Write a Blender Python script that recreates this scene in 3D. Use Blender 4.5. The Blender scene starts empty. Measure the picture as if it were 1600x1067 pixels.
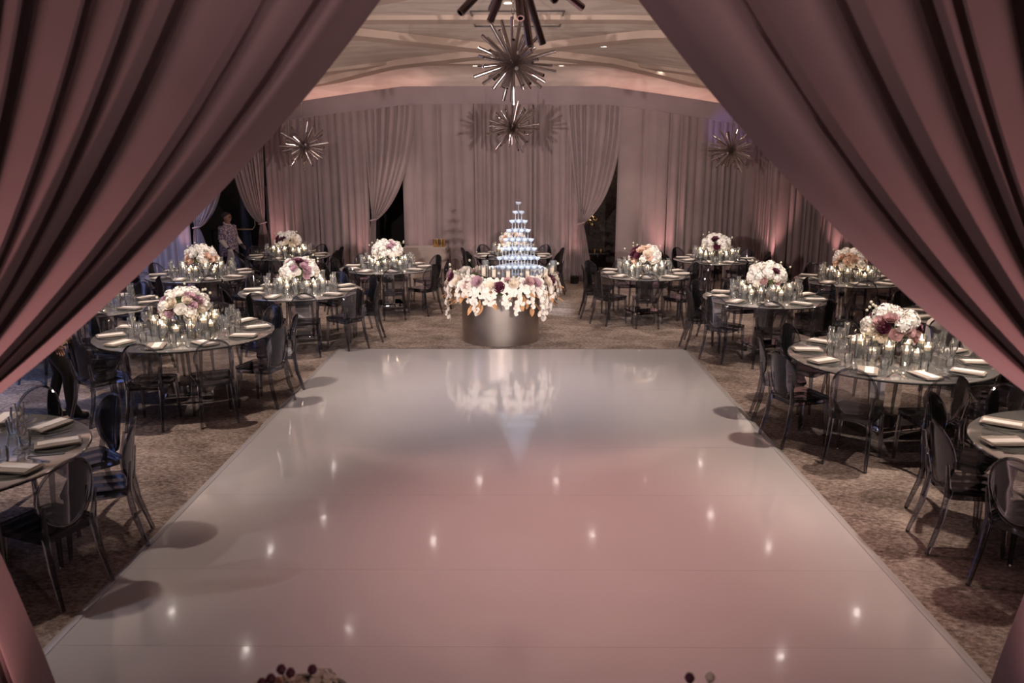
import bpy, math, random
from mathutils import Vector, Matrix
R = math.radians
rnd = random.Random(7)
scene = bpy.context.scene
COL = scene.collection

# ------------------------------------------------------------------ camera
FPX, EYE, PITCH, YAW = 1244.0, 2.62, R(12.6), math.atan(8 / 1244.0)
cam = bpy.data.cameras.new('camera'); cam_o = bpy.data.objects.new('camera', cam); COL.objects.link(cam_o)
cam.sensor_width = 36; cam.lens = 36 * FPX / 1600; cam.clip_start = .05
cam_o.location = (0, 0, EYE); cam_o.rotation_euler = (math.pi / 2 - PITCH, 0, YAW)
cam.dof.use_dof = True; cam.dof.focus_distance = 11.5; cam.dof.aperture_fstop = 3.2
scene.camera = cam_o

# ------------------------------------------------------------------ world, exposure
w = bpy.data.worlds.new('world'); scene.world = w; w.use_nodes = True
w.node_tree.nodes['Background'].inputs[0].default_value = (.9, .72, .68, 1)
w.node_tree.nodes['Background'].inputs[1].default_value = .05
vs = scene.view_settings
vs.view_transform = 'Standard'; vs.look = 'None'; vs.gamma = 1; vs.use_curve_mapping = False; vs.exposure = 0.62
cy = scene.cycles
cy.max_bounces = 8; cy.transparent_max_bounces = 22; cy.diffuse_bounces = 3; cy.glossy_bounces = 4
cy.sample_clamp_indirect = 4.0; cy.caustics_reflective = False; cy.caustics_refractive = False
cy.use_denoising = True

PINK, WARM, BLUE, COOL = (1, .50, .47), (1, .80, .66), (.22, .42, 1), (.84, .89, 1)

def lamp(name, kind, loc, energy, color, aim=None, size=.08, angle=60, blend=.6, sx=None, sy=None):
    d = bpy.data.lights.new(name, kind); d.energy = energy; d.color = color
    if kind == 'AREA':
        d.shape = 'RECTANGLE'; d.size = sx; d.size_y = sy
    else:
        d.shadow_soft_size = size
    if kind == 'SPOT':
        d.spot_size = R(angle); d.spot_blend = blend
    o = bpy.data.objects.new(name, d); COL.objects.link(o); o.location = loc
    if aim is not None:
        o.rotation_euler = (Vector(aim) - Vector(loc)).to_track_quat('-Z', 'Y').to_euler()
    return o

# the room's own lights: two stage spots beside the proscenium drape, pin spots, ceiling cans, cove strips
KEY = 1300
for sx in (-1, 1):
    lamp('stage_spot_light', 'SPOT', (sx * 2.12, 3.02, 2.72), KEY, (1, .85, .80), (-sx * .3, 13.5, 1.9), .035, 56, 1.0)
lamp('tower_pin_light', 'SPOT', (-.2, 7.4, 4.45), 1700, (.80, .88, 1), (.05, 11.95, 1.5), .05, 13, .5)
lamp('side_spot_light', 'SPOT', (-6.3, 3.75, 3.5), 70, (.94, .91, 1), (-2.2, 5.0, .1), .02, 42, .9)
lamp('blue_wall_light', 'SPOT', (-8.6, 7.6, .25), 900, BLUE, (-10.0, 8.4, 2.6), .1, 130, .7)
lamp('blue_floor_light', 'SPOT', (-8.8, 10.2, 3.2), 300, BLUE, (-6.6, 8.2, 0), .1, 48, .8)
lamp('blue_drape_light', 'SPOT', (-8.2, 15.2, 3.2), 420, (.45, .55, 1), (-8.9, 19.0, 1.0), .1, 60, .8)
lamp('violet_drape_light', 'SPOT', (4.3, 17.6, 3.2), 8, (.35, .25, 1), (4.9, 18.7, 3.5), .06, 80, .8)
# added unseen fill lamps on the camera side of the drape, and pink uplights
for sx in (-1, 1):
    lamp('backstage_lamp', 'SPOT', (sx * 1.5, .5, 3.3), 45, (1, .69, .67), (-sx * 1.2, 2.5, 2.5), .08, 95, 1.0)
    lamp('drape_uplight_light', 'SPOT', (sx * 1.45, 1.95, .12), 105, PINK, (sx * 1.75, 2.5, 2.0), .05, 50, 1.0)
# pink wash over the dance floor and unseen fill spots added to brighten the vault
lamp('floor_wash_light', 'SPOT', (.5, 6.0, 4.4), 345, (1, .53, .48), (.55, 5.2, 0), .15, 66, 1.0)
lamp('floor_wash_light', 'SPOT', (-.1, 8.6, 4.4), 190, (.97, .88, .92), (-.1, 8.6, 0), .15, 66, 1.0)
for sx in (-1, 1):
    for yy in (10.0, 15.0):
        lamp('vault_fill_light', 'SPOT', (sx * 8.8, yy, 2.6), 420, (1, .74, .65), (sx * 1.5, yy + .5, 4.7), .2, 75, 1.0)
# pin spots on the flowers, rigged along the ceiling
for x, y in ((-3.73, 8.76), (-3.24, 11.8), (-5.39, 13.54), (-4.71, 16.4), (-2.37, 14.5), (3.66, 7.63), (3.52, 11.2), (2.2, 13.75), (3.95, 15.83), (5.44, 13.0), (-.08, 16.5), (-5.72, 10.5)):
    lamp('pin_light', 'SPOT', (x * .72, y - 4.2, 4.38), 640, (1, .87, .79), (x, y, .95), .075, 24, .8)
lamp('drum_pin_light', 'SPOT', (-.25, 7.2, 4.3), 150, (1, .88, .78), (-.22, 11.6, .8), .03, 20, .7)

# ------------------------------------------------------------------ materials
MATS = {}
def nt(name):
    m = bpy.data.materials.new(name); m.use_nodes = True; MATS[name] = m
    t = m.node_tree; t.nodes.clear(); out = t.nodes.new('ShaderNodeOutputMaterial')
    return m, t, out
def node(t, kind, **kw):
    n = t.nodes.new(kind)
    for k, v in kw.items():
        if k.startswith('i_'):
            n.inputs[k[2:].replace('_', ' ')].default_value = v
        else:
            setattr(n, k, v)
    return n
def c4(c): return (c[0], c[1], c[2], 1)
def plain(name, col, rough=.5, metal=0., spec=.5, var=.12, scale=30., bump=0., emit=None, es=0., trans=0.):
    m, t, out = nt(name)
    p = node(t, 'ShaderNodeBsdfPrincipled'); t.links.new(p.outputs[0], out.inputs[0])
    p.inputs['Roughness'].default_value = rough; p.inputs['Metallic'].default_value = metal
    p.inputs['Specular IOR Level'].default_value = spec
    tc = node(t, 'ShaderNodeTexCoord'); no = node(t, 'ShaderNodeTexNoise'); no.inputs['Scale'].default_value = scale
    no.inputs['Detail'].default_value = 3
    t.links.new(tc.outputs['Object'], no.inputs['Vector'])
    r = node(t, 'ShaderNodeValToRGB')
    r.color_ramp.elements[0].position = .3; r.color_ramp.elements[1].position = .7
    r.color_ramp.elements[0].color = c4([x * (1 - var) for x in col]); r.color_ramp.elements[1].color = c4([min(1, x * (1 + var)) for x in col])
    t.links.new(no.outputs[0], r.inputs[0]); t.links.new(r.outputs[0], p.inputs['Base Color'])
    if emit:
        p.inputs['Emission Color'].default_value = c4(emit); p.inputs['Emission Strength'].default_value = es
    if bump:
        b = node(t, 'ShaderNodeBump'); b.inputs['Strength'].default_value = bump; b.inputs['Distance'].default_value = .01
        t.links.new(no.outputs[0], b.inputs['Height']); t.links.new(b.outputs[0], p.inputs['Normal'])
    if trans:
        tr = node(t, 'ShaderNodeBsdfTranslucent'); t.links.new(r.outputs[0], tr.inputs[0])
        mx = node(t, 'ShaderNodeMixShader'); mx.inputs[0].default_value = trans
        t.links.new(p.outputs[0], mx.inputs[1]); t.links.new(tr.outputs[0], mx.inputs[2]); t.links.new(mx.outputs[0], out.inputs[0])
    return m
def glassy(name, tint, gloss=(1, 1, 1), ior=1.45, rough=.03, body=0., bodycol=(1, 1, 1), gain=1.):
    """thin-walled clear plastic or glass: tinted transmission, Fresnel reflection, optional milky body"""
    m, t, out = nt(name)
    tr = node(t, 'ShaderNodeBsdfTransparent'); tr.inputs[0].default_value = c4(tint)
    gl = node(t, 'ShaderNodeBsdfGlossy'); gl.inputs[0].default_value = c4(gloss); gl.inputs['Roughness'].default_value = rough
    fr = node(t, 'ShaderNodeFresnel'); fr.inputs[0].default_value = ior
    mu = node(t, 'ShaderNodeMath', operation='MULTIPLY', use_clamp=True); mu.inputs[1].default_value = gain
    t.links.new(fr.outputs[0], mu.inputs[0])
    mx = node(t, 'ShaderNodeMixShader'); t.links.new(mu.outputs[0], mx.inputs[0])
    t.links.new(tr.outputs[0], mx.inputs[1]); t.links.new(gl.outputs[0], mx.inputs[2])
    last = mx
    if body:
        df = node(t, 'ShaderNodeBsdfDiffuse'); df.inputs[0].default_value = c4(bodycol)
        m2 = node(t, 'ShaderNodeMixShader'); m2.inputs[0].default_value = body
        t.links.new(mx.outputs[0], m2.inputs[1]); t.links.new(df.outputs[0], m2.inputs[2]); last = m2
    t.links.new(last.outputs[0], out.inputs[0])
    return m
def fabric(name, col, trans, weave=900., rough=.85, sheen=.25):
    m, t, out = nt(name)
    tc = node(t, 'ShaderNodeTexCoord')
    p = node(t, 'ShaderNodeBsdfPrincipled'); p.inputs['Roughness'].default_value = rough
    p.inputs['Specular IOR Level'].default_value = .12
    p.inputs['Sheen Weight'].default_value = sheen; p.inputs['Sheen Roughness'].default_value = .5
    no = node(t, 'ShaderNodeTexNoise'); no.inputs['Scale'].default_value = 2.2; no.inputs['Detail'].default_value = 5
    t.links.new(tc.outputs['Object'], no.inputs['Vector'])
    r = node(t, 'ShaderNodeValToRGB'); r.color_ramp.elements[0].position = .3; r.color_ramp.elements[1].position = .7
    r.color_ramp.elements[0].color = c4([x * .92 for x in col]); r.color_ramp.elements[1].color = c4([x * 1.07 for x in col])
    t.links.new(no.outputs[0], r.inputs[0]); t.links.new(r.outputs[0], p.inputs['Base Color'])
    wv = node(t, 'ShaderNodeTexNoise'); wv.inputs['Scale'].default_value = weave; wv.inputs['Detail'].default_value = 1
    t.links.new(tc.outputs['Object'], wv.inputs['Vector'])
    b = node(t, 'ShaderNodeBump'); b.inputs['Strength'].default_value = .12; b.inputs['Distance'].default_value = .002
    t.links.new(wv.outputs[0], b.inputs['Height']); t.links.new(b.outputs[0], p.inputs['Normal'])
    tl = node(t, 'ShaderNodeBsdfTranslucent'); t.links.new(r.outputs[0], tl.inputs[0])
    mx = node(t, 'ShaderNodeMixShader'); mx.inputs[0].default_value = trans
    t.links.new(p.outputs[0], mx.inputs[1]); t.links.new(tl.outputs[0], mx.inputs[2]); t.links.new(mx.outputs[0], out.inputs[0])
    return m

fabric('drape', (.36, .278, .278), .12)
fabric('front_drape', (.33, .235, .245), .10)
fabric('valance', (.31, .24, .25), .05)
fabric('linen', (.42, .33, .29), .0)
glassy('smoke', (.62, .62, .64), (.95, .95, 1), 1.5, .05, .05, (.07, .07, .075))
glassy('smoke_thin', (.78, .78, .80), (.95, .95, 1), 1.45, .05, .05, (.08, .08, .085))
glassy('clear', (.982, .988, .985), (1, 1, 1), 1.5, .04, .055, (.93, .94, .94), 1.8)
glassy('water', (.95, .98, .965), (1, 1, 1), 1.33, .03, .05, (.75, .83, .78), 1.2)
glassy('coupe', (.95, .97, 1.0), (.95, .98, 1), 1.6, .05, .30, (.80, .87, .97), 1.5)
glassy('charger', (.90, .91, .91), (1, 1, 1), 1.5, .03, .12, (.5, .5, .48))
plain('mirror', (.62, .62, .62), .04, 1., var=.02)
plain('smoked_mirror', (.70, .69, .67), .06, .82, var=.05, scale=3)
plain('table_rim', (.05, .055, .055), .12, .5)
plain('steel', (.44, .39, .36), .34, 1., var=.12, scale=3)
plain('chrome', (.50, .44, .43), .14, 1., var=.1, scale=8)
plain('chrome_dark', (.10, .085, .085), .3, .8)
plain('black', (.012, .011, .012), .5)
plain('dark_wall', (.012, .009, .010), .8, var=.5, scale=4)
plain('brick', (.05, .036, .032), .8, var=.5, scale=14)
plain('gold', (.85, .58, .28), .22, 1., var=.15)
plain('wax', (.85, .76, .66), .4, emit=(1, .62, .36), es=.25, var=.03)  # low emission stands in for flame light glowing through the wax
plain('napkin', (.36, .305, .265), .85, var=.08, scale=60)
plain('card', (.86, .80, .76), .7, var=.03)
plain('silver', (.7, .68, .66), .15, 1.)
plain('fl_white', (.90, .86, .81), .6, var=.10, scale=40, trans=.15)
plain('fl_cream', (.82, .72, .60), .6, var=.12, scale=40, trans=.15)
plain('fl_peach', (.74, .52, .41), .6, var=.14, scale=40, trans=.15)
plain('fl_mauve', (.48, .30, .36), .6, var=.16, scale=40, trans=.12)
plain('fl_rose', (.50, .30, .30), .6, var=.16, scale=40, trans=.12)
plain('fl_burgundy', (.085, .015, .035), .5, var=.3, scale=40)
plain('fl_orchid', (.86, .80, .73), .6, var=.08, scale=40, trans=.15)
plain('fl_pod', (.55, .52, .42), .7, var=.2, scale=90)
plain('fl_goldleaf', (.62, .34, .17), .45, .25, var=.25, scale=20, trans=.1)
plain('fl_green', (.06, .08, .03), .7, var=.3)
plain('orchid_heart', (.62, .45, .12), .6)
plain('skin', (.30, .15, .10), .55, var=.06)
plain('hair', (.03, .022, .02), .6)
plain('tights', (.014, .011, .012), .6)
plain('boot', (.010, .009, .010), .4)
plain('jacket', (.50, .40, .25), .8, var=.06)
plain('cloth_white', (.62, .55, .50), .9, var=.05)
plain('glove', (.03, .03, .05), .6)
plain('cardboard', (.42, .36, .28), .9)

# flame: gives off light
m, t, out = nt('flame'); e = node(t, 'ShaderNodeEmission'); e.inputs[0].default_value = (1, .72, .46, 1); e.inputs[1].default_value = 46
t.links.new(e.outputs[0], out.inputs[0])
m, t, out = nt('downlight'); e = node(t, 'ShaderNodeEmission'); e.inputs[0].default_value = (1, .9, .82, 1); e.inputs[1].default_value = 16
t.links.new(e.outputs[0], out.inputs[0])

# patterned tunic
m, t, out = nt('tunic'); p = node(t, 'ShaderNodeBsdfPrincipled'); p.inputs['Roughness'].default_value = .8
tc = node(t, 'ShaderNodeTexCoord'); vo = node(t, 'ShaderNodeTexVoronoi'); vo.inputs['Scale'].default_value = 26
r = node(t, 'ShaderNodeValToRGB'); r.color_ramp.elements[0].color = (.52, .40, .42, 1); r.color_ramp.elements[1].color = (.12, .10, .18, 1)
r.color_ramp.elements[0].position = .25; r.color_ramp.elements[1].position = .65
t.links.new(tc.outputs['Object'], vo.inputs['Vector']); t.links.new(vo.outputs['Distance'], r.inputs[0]); t.links.new(r.outputs[0], p.inputs['Base Color']); t.links.new(p.outputs[0], out.inputs[0])

# carpet: distressed taupe pile
m, t, out = nt('carpet'); p = node(t, 'ShaderNodeBsdfPrincipled'); p.inputs['Roughness'].default_value = .95; p.inputs['Specular IOR Level'].default_value = .1
tc = node(t, 'ShaderNodeTexCoord'); mp = node(t, 'ShaderNodeMapping'); mp.inputs['Scale'].default_value = (1.0, 1.5, 1); mp.inputs['Rotation'].default_value = (0, 0, .6)
n1 = node(t, 'ShaderNodeTexNoise'); n1.inputs['Scale'].default_value = 1.6; n1.inputs['Detail'].default_value = 9; n1.inputs['Roughness'].default_value = .68; n1.inputs['Distortion'].default_value = .8
n2 = node(t, 'ShaderNodeTexNoise'); n2.inputs['Scale'].default_value = 22; n2.inputs['Detail'].default_value = 6; n2.inputs['Roughness'].default_value = .75
n3 = node(t, 'ShaderNodeTexNoise'); n3.inputs['Scale'].default_value = 160; n3.inputs['Detail'].default_value = 2
for n in (n1, n2): t.links.new(mp.outputs[0], n.inputs['Vector'])
t.links.new(tc.outputs['Object'], mp.inputs['Vector']); t.links.new(tc.outputs['Object'], n3.inputs['Vector'])
a = node(t, 'ShaderNodeMath', operation='MULTIPLY_ADD'); a.inputs[1].default_value = .62
t.links.new(n1.outputs[0], a.inputs[0]); t.links.new(n2.outputs[0], a.inputs[2])
r = node(t, 'ShaderNodeValToRGB'); els = r.color_ramp.elements
els[0].position = .60; els[0].color = (.062, .048, .043, 1); els[1].position = .98; els[1].color = (.50, .415, .37, 1)
k = els.new(.78); k.color = (.24, .185, .163, 1)
t.links.new(a.outputs[0], r.inputs[0]); t.links.new(r.outputs[0], p.inputs['Base Color'])
b = node(t, 'ShaderNodeBump'); b.inputs['Strength'].default_value = .6; b.inputs['Distance'].default_value = .012
t.links.new(n3.outputs[0], b.inputs['Height']); t.links.new(b.outputs[0], p.inputs['Normal']); t.links.new(p.outputs[0], out.inputs[0])

# dance floor vinyl: high gloss white, very slightly uneven
m, t, out = nt('vinyl'); p = node(t, 'ShaderNodeBsdfPrincipled'); p.inputs['Base Color'].default_value = (.60, .575, .585, 1); p.inputs['Roughness'].default_value = .10
p.inputs['Specular IOR Level'].default_value = .75; p.inputs['Coat Weight'].default_value = .5; p.inputs['Coat Roughness'].default_value = .05
tc = node(t, 'ShaderNodeTexCoord'); n1 = node(t, 'ShaderNodeTexNoise'); n1.inputs['Scale'].default_value = 2.5; n1.inputs['Detail'].default_value = 4
t.links.new(tc.outputs['Object'], n1.inputs['Vector'])
b = node(t, 'ShaderNodeBump'); b.inputs['Strength'].default_value = .05; b.inputs['Distance'].default_value = .02
t.links.new(n1.outputs[0], b.inputs['Height']); t.links.new(b.outputs[0], p.inputs['Normal']); t.links.new(b.outputs[0], p.inputs['Coat Normal']); t.links.new(p.outputs[0], out.inputs[0])

# ceiling plaster with brushed swirls
m, t, out = nt('plaster'); p = node(t, 'ShaderNodeBsdfPrincipled'); p.inputs['Roughness'].default_value = .75
tc = node(t, 'ShaderNodeTexCoord'); mp = node(t, 'ShaderNodeMapping'); mp.inputs['Scale'].default_value = (.5, 1.6, 1)
n1 = node(t, 'ShaderNodeTexNoise'); n1.inputs['Scale'].default_value = 1.6; n1.inputs['Detail'].default_value = 8; n1.inputs['Distortion'].default_value = 1.6
t.links.new(tc.outputs['Object'], mp.inputs['Vector']); t.links.new(mp.outputs[0], n1.inputs['Vector'])
r = node(t, 'ShaderNodeValToRGB'); r.color_ramp.elements[0].position = .38; r.color_ramp.elements[1].position = .72
r.color_ramp.elements[0].color = (.50, .42, .37, 1); r.color_ramp.elements[1].color = (.66, .58, .52, 1)
t.links.new(n1.outputs[0], r.inputs[0]); t.links.new(r.outputs[0], p.inputs['Base Color']); t.links.new(p.outputs[0], out.inputs[0])
plain('rib_plaster', (.44, .34, .28), .75, var=.06, scale=3)
plain('plaster_wall', (.20, .15, .14), .85, var=.1, scale=3)

# ------------------------------------------------------------------ mesh helpers
class MB:
    def __init__(s): s.v = []; s.f = []
    def add(s, vs_, fs_):
        o = len(s.v); s.v += [tuple(v) for v in vs_]; s.f += [tuple(i + o for i in f) for f in fs_]; return s
    def box(s, c, d, rz=0, taper=1.):
        x, y, z = d[0] / 2, d[1] / 2, d[2] / 2; ca, sa = math.cos(rz), math.sin(rz); vs_ = []
        for k, tp in ((-1, 1.), (1, taper)):
            for a_, b_ in ((-1, -1), (1, -1), (1, 1), (-1, 1)):
                px, py = a_ * x * tp, b_ * y * tp
                vs_.append((c[0] + px * ca - py * sa, c[1] + px * sa + py * ca, c[2] + k * z))
        return s.add(vs_, [(3, 2, 1, 0), (4, 5, 6, 7), (0, 1, 5, 4), (1, 2, 6, 5), (2, 3, 7, 6), (3, 0, 4, 7)])
    def lathe(s, prof, seg=16, c=(0, 0, 0), cap=False):
        vs_, fs_ = [], []
        for (r_, z_) in prof:
            for i in range(seg):
                a_ = 2 * math.pi * i / seg; vs_.append((c[0] + r_ * math.cos(a_), c[1] + r_ * math.sin(a_), c[2] + z_))
        for j in range(len(prof) - 1):
            for i in range(seg):
                k_ = (i + 1) % seg; fs_.append((j * seg + i, j * seg + k_, (j + 1) * seg + k_, (j + 1) * seg + i))
        if cap:
            fs_.append(tuple(reversed(range(seg)))); fs_.append(tuple((len(prof) - 1) * seg + i for i in range(seg)))
        return s.add(vs_, fs_)
    def tube(s, pts, rad, seg=8, closed=False, flat=1., cap=True):
        pts = [Vector(p_) for p_ in pts]; n = len(pts)
        if not hasattr(rad, '__len__'): rad = [rad] * n
        vs_, fs_ = [], []; ref = None
        for i, p_ in enumerate(pts):
            a_ = pts[(i - 1) % n] if (i > 0 or closed) else p_; b_ = pts[(i + 1) % n] if (i < n - 1 or closed) else p_
            d = (b_ - a_).normalized()
            if ref is None:
                ref = d.cross(Vector((0, 0, 1)) if abs(d.z) < .9 else Vector((0, 1, 0))).normalized()
            u = (ref - d * ref.dot(d)).normalized(); ref = u; v_ = d.cross(u)
            for k_ in range(seg):
                an = 2 * math.pi * (k_ + .5) / seg
                vs_.append(p_ + u * (math.cos(an) * rad[i]) + v_ * (math.sin(an) * rad[i] * flat))
        m_ = n if closed else n - 1
        for i in range(m_):
            j = (i + 1) % n
            for k_ in range(seg):
                l = (k_ + 1) % seg; fs_.append((i * seg + k_, i * seg + l, j * seg + l, j * seg + k_))
        if cap and not closed:
            fs_.append(tuple(reversed(range(seg)))); fs_.append(tuple((n - 1) * seg + k_ for k_ in range(seg)))
        return s.add(vs_, fs_)
    def grid(s, fn, nu, nv, wrap=False):
        vs_ = [fn(i / nu, j / nv) for j in range(nv + 1) for i in range(nu + 1)]
        fs_ = [(j * (nu + 1) + i, j * (nu + 1) + i + 1, (j + 1) * (nu + 1) + i + 1, (j + 1) * (nu + 1) + i) for j in range(nv) for i in range(nu)]
        return s.add(vs_, fs_)
    def prism(s, poly, z0, z1, bev=0.):
        n = len(poly); cx = sum(p_[0] for p_ in poly) / n; cy_ = sum(p_[1] for p_ in poly) / n
        def ring(z_, k_): return [(cx + (x - cx) * k_, cy_ + (y - cy_) * k_, z_) for x, y in poly]
        rings = [ring(z0, 1 - bev), ring(z0 + (z1 - z0) * .25, 1), ring(z1 - (z1 - z0) * .25, 1), ring(z1, 1 - bev)] if bev else [ring(z0, 1), ring(z1, 1)]
        vs_ = [v for rg in rings for v in rg]; fs_ = []
        for j in range(len(rings) - 1):
            for i in range(n):
                k_ = (i + 1) % n; fs_.append((j * n + i, j * n + k_, (j + 1) * n + k_, (j + 1) * n + i))
        fs_.append(tuple(reversed(range(n)))); fs_.append(tuple((len(rings) - 1) * n + i for i in range(n)))
        return s.add(vs_, fs_)
    def mesh(s, name, mat, sharp=38):
        me = bpy.data.meshes.new(name); me.from_pydata(s.v, [], s.f); me.validate()
        me.materials.append(MATS[mat])
        me.polygons.foreach_set('use_smooth', [True] * len(me.polygons))
        if sharp: me.set_sharp_from_angle(angle=R(sharp))
        me.update(); return me

def obj(name, me, parent=None, loc=(0, 0, 0), rot=(0, 0, 0), scale=(1, 1, 1)):
    o = bpy.data.objects.new(name, me); COL.objects.link(o); o.parent = parent
    o.location = loc; o.rotation_euler = rot; o.scale = scale
    return o
def tag(o, label, cat, group=None):
    o['label'] = label; o['category'] = cat
    if group: o['group'] = group
    return o
def thing(name, label, cat, loc=(0, 0, 0), rz=0., group=None):
    o = bpy.data.objects.new(name, None); COL.objects.link(o); o.location = loc; o.rotation_euler = (0, 0, rz); o.empty_display_size = .1
    return tag(o, label, cat, group)
def struct(o): o['kind'] = 'structure'; return o

def proj(p_):
    x, y, z = p_[0], p_[1], p_[2] - EYE; c, s_ = math.cos(YAW), math.sin(YAW)
    a, b_ = c * x + s_ * y, -s_ * x + c * y
    f = b_ * math.cos(PITCH) - z * math.sin(PITCH); u = b_ * math.sin(PITCH) + z * math.cos(PITCH)
    return 800 + FPX * a / f, 533.5 - FPX * u / f
EDGE = [(-300, 850), (0, 620), (155, 500), (285, 400), (375, 300), (455, 200), (535, 100), (605, 0), (700, -120), (800, -170), (2000, -200)]
def drape_edge(y):
    for (y0, x0), (y1, x1) in zip(EDGE, EDGE[1:]):
        if y0 <= y <= y1: return x0 + (x1 - x0) * (y - y0) / (y1 - y0)
    return -200
def seen(p_, margin=130):
    """whether the photograph can show this spot (with a margin for a step aside); what it cannot show is left out"""
    x, y = proj(p_)
    if x < -margin * .6 or x > 1600 + margin * .6 or y > 1067 + margin: return False
    e_ = drape_edge(y)
    return x > e_ - margin and (1598 - x) > e_ - margin

# ------------------------------------------------------------------ shell of the room
def bay(x): return max(0., abs(x + .3) - 2.15)
def wall_y(x): return 18.05 + .2 * bay(x)
def soffit(x):
    k_ = bay(x); return 3.87 - .105 * k_ - .02 * k_ * k_ / 4
def ceil_z(x): return soffit(x) + .72

mb = MB().grid(lambda u, v: (-14 + 28 * u, -5 + 28 * v, 0), 8, 8)
struct(obj('floor', mb.mesh('floor', 'carpet')))
mb = MB().grid(lambda u, v: (-11.5 + 23 * u, 23 - 28 * v, ceil_z(-11.5 + 23 * u)), 60, 4)
struct(obj('ceiling', mb.mesh('ceiling', 'plaster', None)))
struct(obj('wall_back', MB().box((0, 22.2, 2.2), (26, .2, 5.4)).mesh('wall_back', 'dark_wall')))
for nm, sx in (('wall_left', -1), ('wall_right', 1)):
    struct(obj(nm, MB().box((sx * 10.9, 8.7, 2.2), (.2, 27.2, 5.2)).mesh(nm, 'plaster_wall')))
# proscenium wall: two piers and the header from which the front drapes hang
mb = MB().box((-7.4, 2.62, 2.3), (6.6, .12, 5.0)); mb.box((7.4, 2.62, 2.3), (6.6, .12, 5.0)); mb.box((0, 2.62, 4.2), (8.2, .12, 1.15))
struct(obj('wall_front', mb.mesh('wall_front', 'plaster_wall')))

def rib(n, pts, width=.42, depth=.11):
    mb = MB(); prev = None; vs_ = []; N = len(pts)
    for i, (x, y) in enumerate(pts):
        x0, y0 = pts[max(i - 1, 0)]; x1, y1 = pts[min(i + 1, N - 1)]
        d = Vector((x1 - x0, y1 - y0)).normalized(); nx, ny = -d.y * width / 2, d.x * width / 2
        for sg, dz in ((-1, .02), (-1, -depth), (1, -depth), (1, .02)):
            vs_.append((x + sg * nx, y + sg * ny, ceil_z(x + sg * nx) + dz))
    fs_ = [(4 * i + k_, 4 * i + k_ + 1, 4 * i + 5 + k_, 4 * i + 4 + k_) for i in range(N - 1) for k_ in range(3)]
    mb.add(vs_, fs_); struct(obj('trim_%d' % n, mb.mesh('rib', 'rib_plaster')))
k = 1
for cy0 in (2.7, 8.7, 14.7):
    for sg in (-1, 1):
        # diagonal arches that cross on the centre line
        rib(k, [(-.1 + sg * (-7.2 + 14.4 * i / 40), cy0 + (-7.2 + 14.4 * i / 40) * (.82 if True else 0)) for i in range(41) if cy0 + (-7.2 + 14.4 * i / 40) * .82 < 18.4]); k += 1
for yy in (16.6, 11.7, 5.7):
    rib(k, [(-10 + 20 * i / 40, yy + .012 * (-10 + 20 * i / 40) ** 2 * .35) for i in range(41)], .34, .06); k += 1

# valance ribbon in front of the drape heads
def val(u, v):
    x = -10.4 + 20.8 * u
    bulge = .02 * math.sin(v * math.pi)
    return (x, wall_y(x) - .26 - bulge - .012 * math.sin(x * 9) * v, soffit(x) + .36 * (1 - v) - .012 * math.sin(x * 1.7) * v)
va = thing('valance', 'dusty mauve fabric valance band running along the top of the back drapes', 'valance', (0, 0, 0))
obj('band', MB().grid(val, 220, 4).mesh('band', 'valance', None), va)
hem = MB().tube([val(i / 200, 1.0) for i in range(201)], .014, 5); obj('hem', hem.mesh('hem', 'valance'), va)
# cove strips on the ledge behind the valance
for x0, x1 in ((-9.5, -5.0), (-5.0, -1.8), (-1.8, 1.4), (1.4, 5.0), (5.0, 9.5)):
    xm = (x0 + x1) / 2
    rz = math.atan2(wall_y(x1) - wall_y(x0), x1 - x0); ry = -math.atan2(soffit(x1) - soffit(x0), x1 - x0)
    o = lamp('cove_light', 'AREA', (xm, wall_y(xm) - .13, soffit(xm) + .12), (3.2 if abs(xm) > 3 else .4) * (x1 - x0) / 4, (1, .52, .44), None, sx=(x1 - x0), sy=.06)
    o.rotation_euler = (math.pi, ry, rz)

# plaster cove that turns the vault down behind the valance
def cove(u, v):
    x = -10.6 + 21.2 * u; a_ = v * math.pi / 2
    return (x, wall_y(x) - .75 + .85 * math.sin(a_), ceil_z(x) + .004 - .62 * (1 - math.cos(a_)))
struct(obj('trim_21', MB().grid(cove, 80, 10).mesh('cove', 'plaster', None)))
# recessed ceiling cans
cans = [(-1.61, 14.23), (1.48, 14.47), (-2.86, 16.81), (2.92, 16.86), (-.87, 17.2), (.9, 17.2), (-4.3, 17.6), (4.3, 17.6), (-2.63, 11.18), (2.57, 11.13), (-.12, 10.66),
        (-4.53, 13.41), (4.6, 13.4), (-5.35, 11.13), (5.21, 11.03), (-3.9, 14.91), (3.9, 14.9), (3.73, 11.95), (-4.0, 11.95), (3.81, 10.23), (-3.96, 10.37)]
can_body = MB().lathe([(.085, 0), (.085, -.012), (.055, -.012), (.05, .0)], 20).mesh('ring', 'plaster')
can_lens = MB().lathe([(.001, -.004), (.05, -.004)], 20).mesh('lens', 'downlight')
ORDN = ['first', 'second', 'third', 'fourth', 'fifth', 'sixth', 'seventh', 'eighth', 'ninth']
rows = {}
for x, y in sorted(cans): rows.setdefault('back' if y > 16 else 'second' if y > 13 else 'front', []).append((x, y))
for i, (x, y) in enumerate(cans):
    rw = [k_ for k_ in rows if (x, y) in rows[k_]][0]; z = ceil_z(x) - .001
    o = thing('ceiling_downlight', 'recessed round ceiling downlight, %s from the left in the %s row' % (ORDN[rows[rw].index((x, y))], rw), 'downlight', (x, y, z), 0, 'recessed ceiling downlights')
    obj('ring', can_body, o); obj('lens', can_lens, o)
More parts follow.
